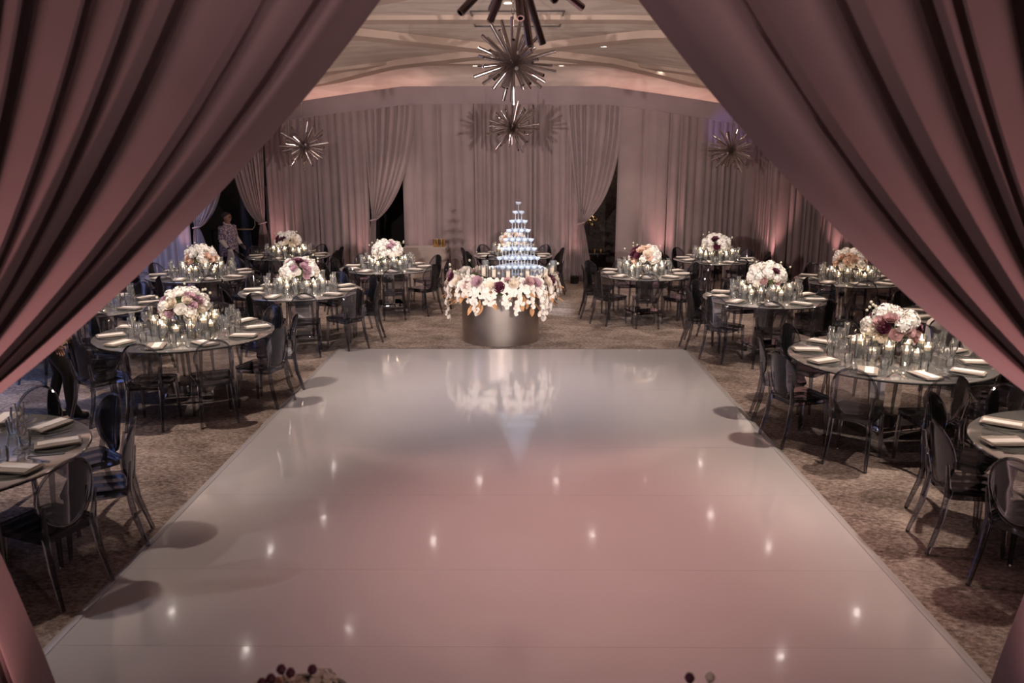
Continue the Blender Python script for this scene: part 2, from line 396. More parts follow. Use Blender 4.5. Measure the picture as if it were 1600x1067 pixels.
for i, (x, y, en) in enumerate([(-1.6, 14.2, 60), (1.5, 14.4, 60), (-2.6, 11.2, 60), (2.6, 11.1, 60), (-5.3, 11.1, 70), (5.2, 11.0, 70), (-4.5, 13.4, 60), (4.6, 13.4, 60), (-2.9, 16.8, 40), (2.9, 16.8, 40), (-3.9, 8.0, 120), (3.9, 7.4, 135), (-4.4, 5.0, 55), (4.4, 5.2, 95)]):  # nearest pair has no fittings, added to brighten the front carpet
    lamp('can_and_fill_light', 'SPOT', (x, y, ceil_z(x) - .13), en * 2.2, WARM, (x, y, 0), .06, 78, .5)

# ------------------------------------------------------------------ dance floor
DX0, DX1, DY0, DY1 = -2.6, 2.45, 2.95, 11.1
df = thing('dance_floor', 'glossy white dance floor laid in wide strips over the carpet', 'dance floor', (0, 0, 0))
edges_y = [DY1, 10.35, 9.0, 7.05, 5.95, 4.75, 3.9, DY0]
for a, b_ in zip(edges_y, edges_y[1:]):
    poly = [(DX0 + .06, b_ + .0007), (DX1 - .06, b_ + .0007), (DX1 - .06, a - .0007), (DX0 + .06, a - .0007)]
    obj('panel', MB().prism(poly, .004, .03).mesh('panel', 'vinyl'), df)
obj('underlay', MB().box(((DX0 + DX1) / 2, (DY0 + DY1) / 2, .012), (DX1 - DX0 - .14, DY1 - DY0 - .02, .02)).mesh('underlay', 'vinyl'), df)
for x0, x1 in ((DX0 + .06, DX0 - .02), (DX1 - .06, DX1 + .02)):
    n = 40; mb = MB()
    mb.grid(lambda u, v: (x0 + (x1 - x0) * u, DY0 + (DY1 - DY0) * v, .031 * (1 - u ** 1.6) + .0015 + .0012 * math.sin(v * 90 + u * 3) * u), 4, 120)
    obj('edge_strip', mb.mesh('edge_strip', 'vinyl', None), df)
obj('end_strip', MB().grid(lambda u, v: (DX0 + (DX1 - DX0) * u, DY1 + .07 * v, .031 * (1 - v ** 1.6) + .0015), 4, 4).mesh('end_strip', 'vinyl', None), df)

# ------------------------------------------------------------------ drapery
def folds(n, seed, lo=.55, hi=1.5, ex=.9):
    """irregular pleat profile over u in 0..1: broad rounded ridges, narrow deep valleys"""
    g = random.Random(seed); ws = [g.uniform(lo, hi) for _ in range(n)]; tot = sum(ws); acc = 0; segs = []
    for w_ in ws:
        segs.append((acc / tot, (acc + w_) / tot, g.uniform(.55, 1.15) * min(1.2, .5 + .5 * w_), g.uniform(-.25, .25))); acc += w_
    def f(u):
        u = min(max(u, 0), .99999)
        for a_, b2, h, sk in segs:
            if u < b2:
                q = (u - a_) / (b2 - a_); q = q + sk * q * (1 - q)
                return h * (math.sin(math.pi * q) ** ex) - .5
        return 0
    return f
def straight_drape(x0, x1, seed, label, mat='drape', per_m=7.5, amp=.17, yf=wall_y, zf=soffit, name='drape', cat='drape', group='back wall drapes'):
    n = max(3, int((x1 - x0) * per_m)); f = folds(n, seed, .25, 2.2, .5); g = random.Random(seed + 100); ph = [g.uniform(0, 6.28) for _ in range(4)]
    def fn(u, v):
        wob = .012 * math.sin(v * 2.2 + ph[0] + u * 5) * v
        uu = u + wob / max(.4, (x1 - x0)) * .6
        x = x0 + (x1 - x0) * u
        a_ = amp * (.55 + .45 * v) * (.8 + .2 * math.sin(u * 9 + ph[1]))
        top = zf(x) + .06
        z = top + (.012 - top) * v
        dy = f(uu) * a_ + .4 * amp * math.sin(u * n * 1.1 + ph[2]) * .25
        return (x + wob, yf(x) - dy, z)
    me = MB().grid(fn, n * 12, 14).mesh('cloth', mat, None)
    return tag(obj(name, me), label, cat, group)
def tied_drape(name, T0, T1, ztop, tie, sag, foot, yf, seed, label, n=16, amp=.10, mat='drape', nv=(34, 16), group=None, pinch=.10, zt=None, edge_roll=0., dens=9, cat='drape', tie_amp=.45, lo=.55, hi=1.5):
    """curtain hung between T0 (inner) and T1 (outer) at the head, swept to a tie point, falling to foot=(inner,outer) on the floor"""
    f = folds(n, seed, lo, hi); zt = zt or (lambda x: ztop); sg = 1 if T1 > T0 else -1
    split = .64
    def fn(u, v):
        tx = T0 + (T1 - T0) * u; tz = zt(tx)
        kx = tie[0] + sg * pinch * (u - .3); kz = tie[1] + .10 * (1 - u) * 0 + .05 * u
        if v < split:
            s_ = v / split
            cx = (tx + kx) / 2 + sag[0] * (1 - u) ** 1.5; cz = (tz + kz) / 2 + sag[1] * (1 - u) ** 1.5
            x = (1 - s_) ** 2 * tx + 2 * s_ * (1 - s_) * cx + s_ * s_ * kx; z = (1 - s_) ** 2 * tz + 2 * s_ * (1 - s_) * cz + s_ * s_ * kz
            a_ = amp * (1 - (1 - tie_amp) * s_ ** 2.0)
        else:
            s_ = (v - split) / (1 - split)
            fx = foot[0] + (foot[1] - foot[0]) * u; e_ = s_ ** .8
            x = kx + (fx - kx) * e_; z = kz + (.012 - kz) * s_; a_ = amp * (tie_amp + .35 * min(1, s_ * 2))
        uu = u + .006 * math.sin(v * 7 + seed)
        dy = f(uu) * a_
        if edge_roll and u < .025: dy -= edge_roll * (1 - u / .025) ** 2
        return (x, yf(x) - dy, z)
    t_ = thing(name, label, cat, (0, 0, 0), 0, group)
    obj('cloth', MB().grid(fn, n * dens, nv[0] + nv[1]).mesh('cloth', mat, None), t_)
    # tie band hugging the gathered cloth
    pts = []
    for i in range(25):
        a_ = 2 * math.pi * i / 24; pts.append((tie[0] + sg * pinch * .2 + math.cos(a_) * (pinch * .62 + .012), yf(tie[0]) + math.sin(a_) * (amp * tie_amp * .75 + .02), tie[1] + .02 + .02 * math.cos(a_)))
    obj('tieback', MB().tube(pts[:-1], .018, 6, closed=True).mesh('tieback', mat), t_)
    return t_

# proscenium drapes nearest the camera
YF = 2.5
tied_drape('proscenium_drape', -.03, -3.55, 3.64, (-2.03, 1.70), (.16, -.24), (-1.57, -2.7), lambda x: YF, 11,
           'large mauve drape filling the left foreground, swept aside to the left edge', n=18, amp=.135, lo=.3, hi=1.8, mat='front_drape', nv=(70, 34), pinch=.16, edge_roll=.05, dens=18, tie_amp=.5)
tied_drape('proscenium_drape', -.03, 3.5, 3.64, (2.01, 1.70), (-.16, -.24), (1.63, 2.7), lambda x: YF, 23,
           'large mauve drape filling the right foreground, swept aside to the right edge', n=18, amp=.135, lo=.3, hi=1.8, mat='front_drape', nv=(70, 34), pinch=.16, edge_roll=.05, dens=18, tie_amp=.5)

# back wall drapes, left to right
straight_drape(-10.6, -9.2, 31, 'blue lit drape panel at the far left of the back wall')
straight_drape(-9.2, -7.85, 32, 'blue lit drape panel left of the staff doorway')
top_of = lambda x: soffit(x) + .06
tied_drape('doorway_drape', -6.72, -7.85, 0, (-7.62, 1.12), (.30, -.80), (-7.25, -7.85), lambda x: wall_y(x) - .02, 33,
           'tied back drape on the left of the staff doorway', n=9, amp=.10, zt=top_of, pinch=.12, group='doorway drapes')
tied_drape('doorway_drape', -6.72, -5.8, 0, (-5.98, 1.24), (-.26, -.80), (-6.2, -5.75), lambda x: wall_y(x) - .02, 34,
           'pink lit tied back drape on the right of the staff doorway', n=10, amp=.10, zt=top_of, pinch=.12, group='doorway drapes')
straight_drape(-5.8, -4.55, 35, 'back drape panel behind the left starburst chandelier')
straight_drape(-4.55, -3.35, 36, 'back drape panel beside the left tied back drape')
tied_drape('slot_drape', -2.2, -3.45, 0, (-3.22, 1.36), (.32, -.72), (-3.25, -3.5), lambda x: wall_y(x) - .06, 37,
           'drape tied back to the left beside the black opening', n=8, amp=.13, zt=top_of, pinch=.10, group='doorway drapes')
straight_drape(-2.56, -.95, 38, 'back drape panel behind the linen side table', per_m=4.5)
straight_drape(-.95, .35, 39, 'middle back drape panel behind the champagne tower', per_m=8.5)
straight_drape(.35, 1.42, 40, 'back drape panel just right of the champagne tower', per_m=8.5)
tied_drape('slot_drape', 2.30, 1.0, 0, (1.45, 1.30), (.44, -.66), (1.72, 1.3), lambda x: wall_y(x) - .06, 41,
           'drape tied back to the left beside the opening with the dark brick', n=9, amp=.13, zt=top_of, pinch=.10, group='doorway drapes')
straight_drape(2.24, 3.4, 42, 'smooth back drape panel right of the dark brick opening', per_m=4)
straight_drape(3.4, 4.9, 43, 'back drape panel left of the right starburst chandelier')
straight_drape(4.9, 6.4, 44, 'back drape panel behind the right starburst chandelier')
straight_drape(6.4, 8.2, 45, 'back drape panel behind the far right peach flower table')
straight_drape(8.2, 10.6, 46, 'back drape panel at the far right of the back wall')
# cloth-lined side walls
for i in range(4):
    for sx, sd in ((-1, 'left'), (1, 'right')):
        if sx == 1 and i > 2: continue
        y0 = 6.2 + i * 3.2; f = folds(16, 60 + i * 2 + sx)
        fn = lambda u, v: (sx * (10.55 - .10 * f(u)), y0 + 3.195 * u, 3.55 * (1 - v) + .012)
        o = obj('side_drape', MB().grid(fn, 16 * 7, 4).mesh('cloth', 'drape', None))
        tag(o, 'drape panel on the %s side wall, %s from the stage' % (sd, ('first', 'second', 'third', 'fourth')[i]), 'drape', 'side wall drapes')

# things glimpsed in the openings
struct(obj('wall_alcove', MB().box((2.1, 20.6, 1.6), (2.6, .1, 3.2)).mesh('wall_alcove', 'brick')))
o = thing('gold_branch', 'gold leafy wall branch in the right back opening', 'ornament', (1.84, 20.565, 1.25))
mb = MB()
for i in range(46):
    a, r_ = rnd.uniform(0, 6.28), rnd.uniform(.02, .26); c = Vector((math.cos(a) * r_, -.05 - rnd.uniform(0, .12), math.sin(a) * r_ * .8)); d = Vector((rnd.uniform(-1, 1), rnd.uniform(-.4, .2), rnd.uniform(-1, 1))).normalized() * .05
    s_ = d.cross(Vector((0, 1, 0))).normalized() * .014
    mb.add([c - d, c + s_, c + d, c - s_], [(0, 1, 2, 3)])
obj('foliage', mb.mesh('foliage', 'gold', None), o)
obj('stem', MB().tube([(0, -.02, -.3), (.02, -.05, 0), (-.02, -.04, .2)], .008, 6).mesh('stem', 'gold'), o)
o = thing('side_stand', 'small black stand in the right back opening', 'stand', (1.95, 19.3, 0))
obj('top', MB().box((0, 0, .50), (.55, .35, .03)).mesh('top', 'black'), o); obj('post', MB().tube([(0, 0, .02), (0, 0, .49)], .03, 8).mesh('post', 'black'), o); obj('foot', MB().lathe([(.001, .02), (.18, .02), (.18, 0), (.001, 0)], 20).mesh('foot', 'black'), o)
vot = MB().lathe([(.001, 0), (.04, 0), (.045, .09), (.040, .09), (.036, .01)], 12).mesh('votive', 'gold')
tag(obj('votive', vot, None, (1.87, 19.25, .515)), 'left gold votive on the small black stand', 'votive'); tag(obj('votive', vot, None, (2.02, 19.25, .515)), 'right gold votive on the small black stand', 'votive')
o = thing('handrail', 'brass handrail in the dark staff doorway', 'handrail', (-7.0, 20.4, 0))
obj('rail', MB().tube([(-.55, 0, .98), (.25, 0, .98), (.33, 0, 1.08), (.33, 0, 1.28)], .02, 8).mesh('rail', 'gold'), o)
for x in (-.5, .2): obj('post', MB().tube([(x, 0, 0), (x, 0, .97)], .018, 8).mesh('post', 'black'), o)
dr = obj('door_1', MB().box((-6.05, 20.3, 1.05), (.5, .05, 2.1), .5).mesh('door_1', 'black')); struct(dr)
obj('door_edge', MB().box((-6.26, 20.15, 1.05), (.03, .02, 2.05)).mesh('door_edge', 'cloth_white'), dr)
lamp('corridor_lamp', 'POINT', (-7.6, 21.0, 2.9), 6, WARM, size=.1)
lamp('alcove_lamp', 'POINT', (2.0, 20.0, 2.6), 6, WARM, size=.1)

# pink wall uplights: little cans on the floor against the drapes
up_body = MB().lathe([(.001, 0), (.09, 0), (.09, .16), (.075, .17), (.07, .13), (.001, .13)], 16).mesh('housing', 'black')
up_lens = MB().lathe([(.001, .135), (.07, .135)], 16).mesh('lens', 'clear')
for x, en, where in ((-5.55, 60, 'beside the staff doorway'), (-3.55, 26, 'beside the left black opening'), (-2.2, 12, 'behind the linen side table'), (1.28, 26, 'beside the dark brick opening'), (-.9, 10, 'behind the middle table'),
                 (3.33, 60, 'behind the right peach and burgundy table'), (6.05, 64, 'between the two right back tables'), (7.7, 50, 'at the far right of the back wall'), (-7.95, 30, 'left of the staff doorway')):
    o = thing('floor_uplight', 'small black floor uplight ' + where, 'uplight', (x, wall_y(x) - .36, 0)); obj('housing', up_body, o); obj('lens', up_lens, o)
    lamp('uplight_light', 'SPOT', (x, wall_y(x) - .36, .19), en, PINK, (x, wall_y(x) - .12, 2.2), .05, 62, .9)

# stage spots on stands beside the proscenium drapes
for sx, sd in ((-1, 'left'), (1, 'right')):
    o = thing('stage_spotlight', 'stage spotlight on a stand beyond the %s foreground drape' % sd, 'spotlight', (sx * 2.12, 2.98, 0))
    obj('pole', MB().tube([(0, 0, .3), (0, 0, 2.6)], .018, 8).mesh('pole', 'black'), o)
    for k_ in range(3):
        a = k_ * 2.09 + .4; obj('leg', MB().tube([(0, 0, .55), (math.cos(a) * .4, math.sin(a) * .22, .012)], .013, 6).mesh('leg', 'black'), o)
    mb = MB().tube([(0, -.24, 2.72), (0, -.2, 2.72), (0, -.02, 2.72), (0, 0.0, 2.72)], [.06, .085, .09, .095], 16); obj('head', mb.mesh('head', 'black'), o)

# ------------------------------------------------------------------ chandeliers
def fib(n, seed):
    g = random.Random(seed); out_ = []
    for i in range(n):
        z = 1 - 2 * (i + .5) / n; a_ = i * 2.399963 + g.uniform(-.15, .15); r_ = math.sqrt(1 - z * z)
        out_.append(Vector((r_ * math.cos(a_), r_ * math.sin(a_), z)))
    return out_
tube_me = MB().tube([(0, 0, 0), (0, 0, 1)], 1, 10, cap=False)
tube_me = MB().lathe([(1, .10), (1, 1), (.72, 1), (.72, .90), (.001, .90)], 10).mesh('rod', 'chrome')
hub_me = MB().lathe([(.001, -.07), (.05, -.05), (.07, 0), (.05, .05), (.001, .07)], 16).mesh('hub', 'chrome')
def chandelier(loc, rad, seed, label, n=46, chain=True):
    o = thing('starburst_chandelier', label, 'chandelier', loc, 0, 'starburst chandeliers'); g = random.Random(seed)
    obj('hub', hub_me, o)
    for d in fib(n, seed):
        L = rad * g.choice((1.0, .95, .72, .62, .85)); tr_ = rad * .041
        q = d.to_track_quat('Z', 'Y').to_euler()
        obj('rod', tube_me, o, (0, 0, 0), q, (tr_, tr_, L))
    top = ceil_z(loc[0]) - loc[2]
    mb = MB()
    if chain:
        z = .5; obj('stem', MB().tube([(0, 0, .05), (0, 0, .5)], .009, 6).mesh('stem', 'chrome'), o)
        i = 0
        while z < top - .05:
            pts = []
            for q_ in range(10):
                a_ = 2 * math.pi * q_ / 10; w_, h_ = .016 * math.cos(a_), .034 * math.sin(a_)
                pts.append((w_, 0, z + h_) if i % 2 else (0, w_, z + h_))
            mb.tube(pts, .0045, 5, closed=True); z += .056; i += 1
        obj('chain', mb.mesh('chain', 'chrome'), o)
    else:
        obj('stem', MB().tube([(0, 0, .05), (0, 0, top)], .008, 6).mesh('stem', 'chrome'), o)
    obj('canopy', MB().lathe([(.001, top), (.09, top), (.08, top - .03), (.001, top - .035)], 16).mesh('canopy', 'chrome'), o)
chandelier((-.01, 4.4, 3.66), .49, 1, 'nearest starburst chandelier, cropped by the top of the photo', 40)
chandelier((-.05, 9.5, 3.73), .50, 2, 'large starburst chandelier in the middle, hanging on a chain', 58)
chandelier((-.09, 14.7, 3.24), .50, 3, 'lower middle starburst chandelier in front of the back drapes', 50, False)
chandelier((-4.14, 15.9, 2.95), .49, 4, 'left starburst chandelier in front of the back drapes', 50, False)
chandelier((4.31, 16.5, 2.88), .49, 5, 'right starburst chandelier beside the foreground drape', 50, False)
# ceiling hatch seen above the near chandelier
mb = MB()
for a, b_ in (((-.62, 11.2), (.62, 11.2)), ((-.62, 12.4), (.62, 12.4)), ((-.62, 11.2), (-.62, 12.4)), ((.62, 11.2), (.62, 12.4))):
    mb.tube([(a[0], a[1], ceil_z(0) - .01), (b_[0], b_[1], ceil_z(0) - .01)], .012, 4)
struct(obj('trim_20', mb.mesh('hatch', 'chrome_dark')))

# ------------------------------------------------------------------ flowers
def petal(mb, c, d, up, L, W, cup, n=3):
    d = d.normalized(); s_ = d.cross(up).normalized(); u_ = s_.cross(d)
    def fn(u, v):
        w_ = W * math.sin(math.pi * (.12 + .80 * v)) * (u - .5) * 2
        return c + d * (L * v) + s_ * w_ + u_ * (cup * L * (v * v) - .35 * W * (1 - (2 * u - 1) ** 2) * .5)
    mb.grid(fn, 2, n)
def rose_mesh(name, mat, seed):
    g = random.Random(seed); mb = MB(); up = Vector((0, 0, 1))
    for ring, (cnt, tilt, L, W, cup) in enumerate(((3, 1.25, .55, .32, -.15), (4, 1.0, .7, .45, -.1), (5, .7, .9, .55, .08), (6, .35, 1.0, .6, .18))):
        for i in range(cnt):
            a_ = 2 * math.pi * (i + ring * .4) / cnt + g.uniform(-.15, .15)
            o_ = Vector((math.cos(a_), math.sin(a_), 0)); d = o_ * math.cos(tilt) + up * math.sin(tilt)
            petal(mb, o_ * (.05 + .06 * ring) + up * (.1 - .05 * ring), d, up, L * .8, W, cup, 3)
    mb.lathe([(.001, .62), (.16, .5), (.2, .2), (.1, -.1)], 7)
    return mb.mesh(name, mat, 60)
def cluster_mesh(name, mat, seed, n=26):
    mb = MB()
    for d in fib(n, seed):
        if d.z < -.35: continue
        c = d * .78; a_ = d.orthogonal().normalized(); b_ = d.cross(a_); g = random.Random(seed * 100 + len(mb.v)); ph = g.uniform(0, 1.5)
        for k_ in range(4):
            q = ph + k_ * math.pi / 2; e_ = a_ * math.cos(q) + b_ * math.sin(q); s_ = d.cross(e_)
            mb.add([c, c + e_ * .2 + s_ * .16 + d * .1, c + e_ * .36 + d * .13, c + e_ * .2 - s_ * .16 + d * .1], [(0, 1, 2, 3)])
    mb.lathe([(.001, .7), (.5, .5), (.7, 0), (.4, -.5)], 8)
    return mb.mesh(name, mat, None)
def orchid_mesh(name, mat):
    mb = MB(); z = Vector((0, 0, 1))
    for a_, L, W in ((90, .85, .38), (210, .85, .36), (330, .85, .36), (20, .95, .62), (160, .95, .62)):
        d = Vector((math.cos(R(a_)), math.sin(R(a_)), .12)); petal(mb, Vector((0, 0, 0)), d, z, L, W, .1, 3)
    mb.lathe([(.001, .3), (.14, .22), (.16, .08), (.05, 0)], 6, (0, -.1, 0))
    return mb.mesh(name, mat, None)
def leaf_mesh():
    mb = MB(); mb.grid(lambda u, v: ((u - .5) * .34 * math.sin(math.pi * (.04 + .94 * v)), v, .22 * v * v - .12 * abs(u - .5)), 2, 5); return mb.mesh('leaf', 'fl_goldleaf', None)
BL = {}
for c in ('white', 'cream', 'peach', 'mauve', 'rose', 'burgundy'):
    BL['rose_' + c] = rose_mesh('rose', 'fl_' + c, len(BL)); BL['cluster_' + c] = cluster_mesh('cluster', 'fl_' + c, 5 + len(BL))
BL['orchid'] = orchid_mesh('orchid', 'fl_orchid')
BL['leaf'] = leaf_mesh()
pod_me = MB().lathe([(.001, -1), (.6, -.8), (1, 0), (.6, .8), (.001, 1)], 10).mesh('pod', 'fl_pod')
foam_me = MB().lathe([(.001, -.9), (.6, -.75), (.9, -.2), (.85, .3), (.5, .7), (.001, .85)], 14).mesh('foam', 'fl_green')

# shared bowl
bowl_me = MB().lathe([(.001, 0), (.075, 0), (.07, .015), (.02, .03), (.018, .10), (.06, .13), (.14, .17), (.16, .22), (.15, .22), (.10, .16)], 20).mesh('bowl', 'mirror')
def centrepiece(loc, palette, seed, label, sc=1.):
    o = thing('flower_centrepiece', label, 'flowers', loc, 0, 'table centrepieces'); g = random.Random(seed)
    obj('bowl', bowl_me, o)
    cz = .29 * sc; rx, rz_ = .225 * sc, .155 * sc
    obj('foliage_core', foam_me, o, (0, 0, cz), (0, 0, 0), (rx * .9, rx * .9, rz_ * .9))
    for i, d in enumerate(fib(48, seed)):
        if d.z < -.42: continue
        kind = palette(d, g); s_ = g.uniform(.062, .085) * sc
        if kind.startswith('cluster'): s_ *= 1.05
        p_ = Vector((d.x * rx, d.y * rx, cz + d.z * rz_ + .01)) * 1.0
        q = (d + Vector((0, 0, .35))).to_track_quat('Z', 'Y').to_euler()
        b_ = obj('bloom', BL[kind], o, p_, q, (s_, s_, s_))
        if 'white' not in kind: b_['label'] = {'cream': 'cream', 'peach': 'peach', 'mauve': 'dusty mauve', 'rose': 'dusty pink', 'burgundy': 'dark burgundy'}[kind.split('_')[1]] + ' bloom'
    for i in range(7):
        a_ = g.uniform(0, 6.28); el = g.uniform(.5, 1.1); L = g.uniform(.30, .36) * sc
        d = Vector((math.cos(a_) * math.cos(el) * 1.1, math.sin(a_) * math.cos(el) * 1.1, math.sin(el) * .8)) * L; p_ = Vector((0, 0, cz)) + d
        st = obj('stem', MB().tube([Vector((0, 0, cz)) + d * .5, p_], .0025, 4).mesh('stem', 'fl_green'), o); obj('pod', pod_me, st, p_, (0, 0, 0), (.016, .016, .016))
def pal(*ws, side=None):
    """ws: (kind, weight); side: (kind, test) puts an accent where the photo shows it"""
    def f(d, g):
        if side:
            for kind, test in side:
                if test(d) and g.random() < .75: return kind
        x = g.uniform(0, sum(w_ for _, w_ in ws))
        for kind, w_ in ws:
            x -= w_
            if x <= 0: return kind
        return ws[0][0]
    return f

# ------------------------------------------------------------------ table ware (shared meshes)
wine_me = MB().lathe([(.001, .002), (.034, .002), (.03, .006), (.004, .012), (.004, .085), (.02, .10), (.038, .125), (.041, .155), (.034, .205)], 12).mesh('wine_glass', 'clear')
flute_me = MB().lathe([(.001, .002), (.032, .002), (.028, .006), (.004, .012), (.004, .08), (.012, .10), (.024, .15), (.028, .20), (.031, .25)], 12).mesh('flute', 'clear')
tumbler_me = MB().lathe([(.001, .004), (.034, .002), (.038, .02), (.040, .095), (.036, .095), (.033, .03), (.001, .02)], 12).mesh('tumbler', 'clear')
charger_me = MB().lathe([(.001, .003), (.10, .003), (.155, .010), (.158, .014), (.155, .016), (.10, .008), (.001, .008)], 28).mesh('charger_plate', 'charger')
def folded(name, mat, w_, l_, layers, th):
    mb = MB()
    for i in range(layers):
        k_ = 1 - .03 * i
        mb.grid(lambda u, v: ((u - .5) * w_ * k_ + .006 * i, (v - .5) * l_ * k_, i * th * 1.15 + th * (.5 + .5 * math.sin(u * 3.1) ** .5 if 0 < u < 1 else .5) + .002 * math.sin(v * 9 + i)), 6, 6)
        mb.grid(lambda u, v: ((u - .5) * w_ * k_ + .006 * i, (.5 - v) * l_ * k_, i * th * 1.15), 1, 1)
    return mb.mesh(name, mat, None)
mb = MB()
for i in range(3): mb.box((.004 * i, -.003 * i, .002 + .0042 * i), (.17 - .006 * i, .28 - .008 * i, .0038), .02 * (i - 1))
napkin_me = mb.mesh('cloth', 'napkin')
card_me = MB().box((0, 0, .001), (.075, .245, .002)).mesh('menu_card', 'card')
def fork():
    mb = MB().box((0, -.03, .003), (.010, .13, .003)); mb.box((0, .05, .004), (.022, .035, .003))
    for x in (-.0085, -.0028, .0028, .0085): mb.box((x, .085, .004), (.003, .04, .0025))
    return mb.mesh('fork', 'silver')
fork_me = fork()
knife_me = MB().prism([(-.006, -.10), (.006, -.10), (.007, .0), (.010, .02), (.010, .09), (.004, .115), (-.006, .11)], .001, .005).mesh('knife', 'silver')
vase_me, water_me = {}, {}
for hh in (.13, .18, .23):
    vase_me[hh] = MB().lathe([(.001, .003), (.048, .003), (.05, .01), (.05, hh), (.047, hh), (.046, .012)], 16).mesh('vase', 'clear')
    water_me[hh] = MB().lathe([(.001, .014), (.0455, .014), (.0455, hh * .68), (.001, hh * .68)], 14).mesh('water', 'water')
candle_me = MB().lathe([(.001, -.02), (.022, -.02), (.036, -.004), (.039, .012), (.034, .020), (.012, .017), (.001, .019)], 14).mesh('candle', 'wax')
flame_me = MB().lathe([(.001, .018), (.0055, .026), (.007, .034), (.004, .046), (.001, .056)], 8).mesh('flame', 'flame')
pillar_me = MB().lathe([(.001, 0), (.03, 0), (.03, .085), (.024, .09), (.001, .087)], 14).mesh('pillar', 'wax')

# ------------------------------------------------------------------ chairs
def rounded(poly, r_, n=4):
    out_ = []; N = len(poly)
    for i in range(N):
        p0, p1, p2 = Vector(poly[i - 1]), Vector(poly[i]), Vector(poly[(i + 1) % N]); a_ = (p0 - p1).normalized() * r_ + p1; b_ = (p2 - p1).normalized() * r_ + p1
        for k_ in range(n + 1):
            t_ = k_ / n; out_.append(tuple((1 - t_) ** 2 * a_ + 2 * t_ * (1 - t_) * p1 + t_ * t_ * b_))
    return out_
seat_mb = MB().prism(rounded([(-.185, -.20), (.185, -.20), (.20, .225), (-.20, .225)], .06), .445, .472, .02)
seat_me = seat_mb.mesh('seat', 'smoke')
apron_me = MB().prism(rounded([(-.17, -.185), (.17, -.185), (.182, .205), (-.182, .205)], .05), .405, .4445).mesh('apron', 'smoke')
def oval(a_, s_=1.):    # medallion outline: a fuller top than bottom, leaning back
    x = .188 * math.cos(a_) * s_; zz = .215 * math.sin(a_) * s_
    x *= 1 - .10 * (zz < 0) * abs(math.sin(a_))
    z = .685 + zz; y = -.205 - .16 * (z - .46) ** 1.2 + .05 * (x / .19) ** 2
    return (x, y, z)
ring_me = MB().tube([oval(2 * math.pi * i / 32) for i in range(32)], .0105, 6, closed=True).mesh('back_frame', 'smoke')
mb = MB(); N = 28; loops = [[Vector(oval(2 * math.pi * i / N, s_)) for i in range(N)] for s_ in (.965, .66, .33)]
vs_ = []
for off in (.004, -.004):
    for lp in loops: vs_ += [v + Vector((0, off, 0)) for v in lp]
    c = Vector(oval(0, 0)); vs_.append(c + Vector((0, off, 0)))
fs_ = []; S = 3 * N + 1
for side_ in (0, 1):
    o_ = side_ * S
    for l in range(2):
        for i in range(N):
            k_ = (i + 1) % N; q = (o_ + l * N + i, o_ + l * N + k_, o_ + (l + 1) * N + k_, o_ + (l + 1) * N + i); fs_.append(q if side_ else q[::-1])
    for i in range(N):
        q = (o_ + 2 * N + i, o_ + 2 * N + (i + 1) % N, o_ + 3 * N); fs_.append(q if side_ else q[::-1])
panel_me = mb.add(vs_, fs_).mesh('backrest', 'smoke_thin')
def leg_me(pts, rad): return MB().tube(pts, rad, 7).mesh('leg', 'smoke')
legs_me = [leg_me([(s_ * .172, .180, .445), (s_ * .180, .192, .22), (s_ * .186, .200, .004)], [.023, .019, .014]) for s_ in (-1, 1)]
legs_me += [leg_me([(s_ * .176, -.222, .655), (s_ * .168, -.205, .54), (s_ * .160, -.188, .44), (s_ * .166, -.215, .25), (s_ * .180, -.285, .004)], [.011, .016, .024, .021, .015]) for s_ in (-1, 1)]
def chair(loc, rz, label, group):
    o = thing('ghost_chair', label, 'chair', loc, rz, group)
    obj('seat', seat_me, o); obj('apron', apron_me, o); obj('backrest', panel_me, o); obj('back_frame', ring_me, o)
    for m_ in legs_me: obj('leg', m_, o)
    return o

# ------------------------------------------------------------------ round tables with everything on them
HOURS = ['twelve', 'one', 'two', 'three', 'four', 'five', 'six', 'seven', 'eight', 'nine', 'ten', 'eleven']
def hour(a_):      # a_ measured from +x, counter-clockwise, seen from above; twelve o'clock is away from the camera
    return HOURS[round(((math.pi / 2 - a_) % (2 * math.pi)) / (math.pi / 6)) % 12]
def table_meshes(r_):
    top = MB().lathe([(.001, .762), (r_ - .012, .762), (r_ - .003, .759), (r_, .752)], 72).mesh('top', 'smoked_mirror')
    rim = MB().lathe([(r_, .752), (r_ + .001, .744), (r_ - .004, .738), (.001, .738)], 72).mesh('rim', 'table_rim')
    return top, rim
col_me = MB().box((0, 0, .42), (.20, .20, .63)).mesh('column', 'mirror')
foot_me = MB().prism(rounded([(-.26, -.26), (.26, -.26), (.26, .26), (-.26, .26)], .04), .0, .13, .05).mesh('foot', 'mirror')
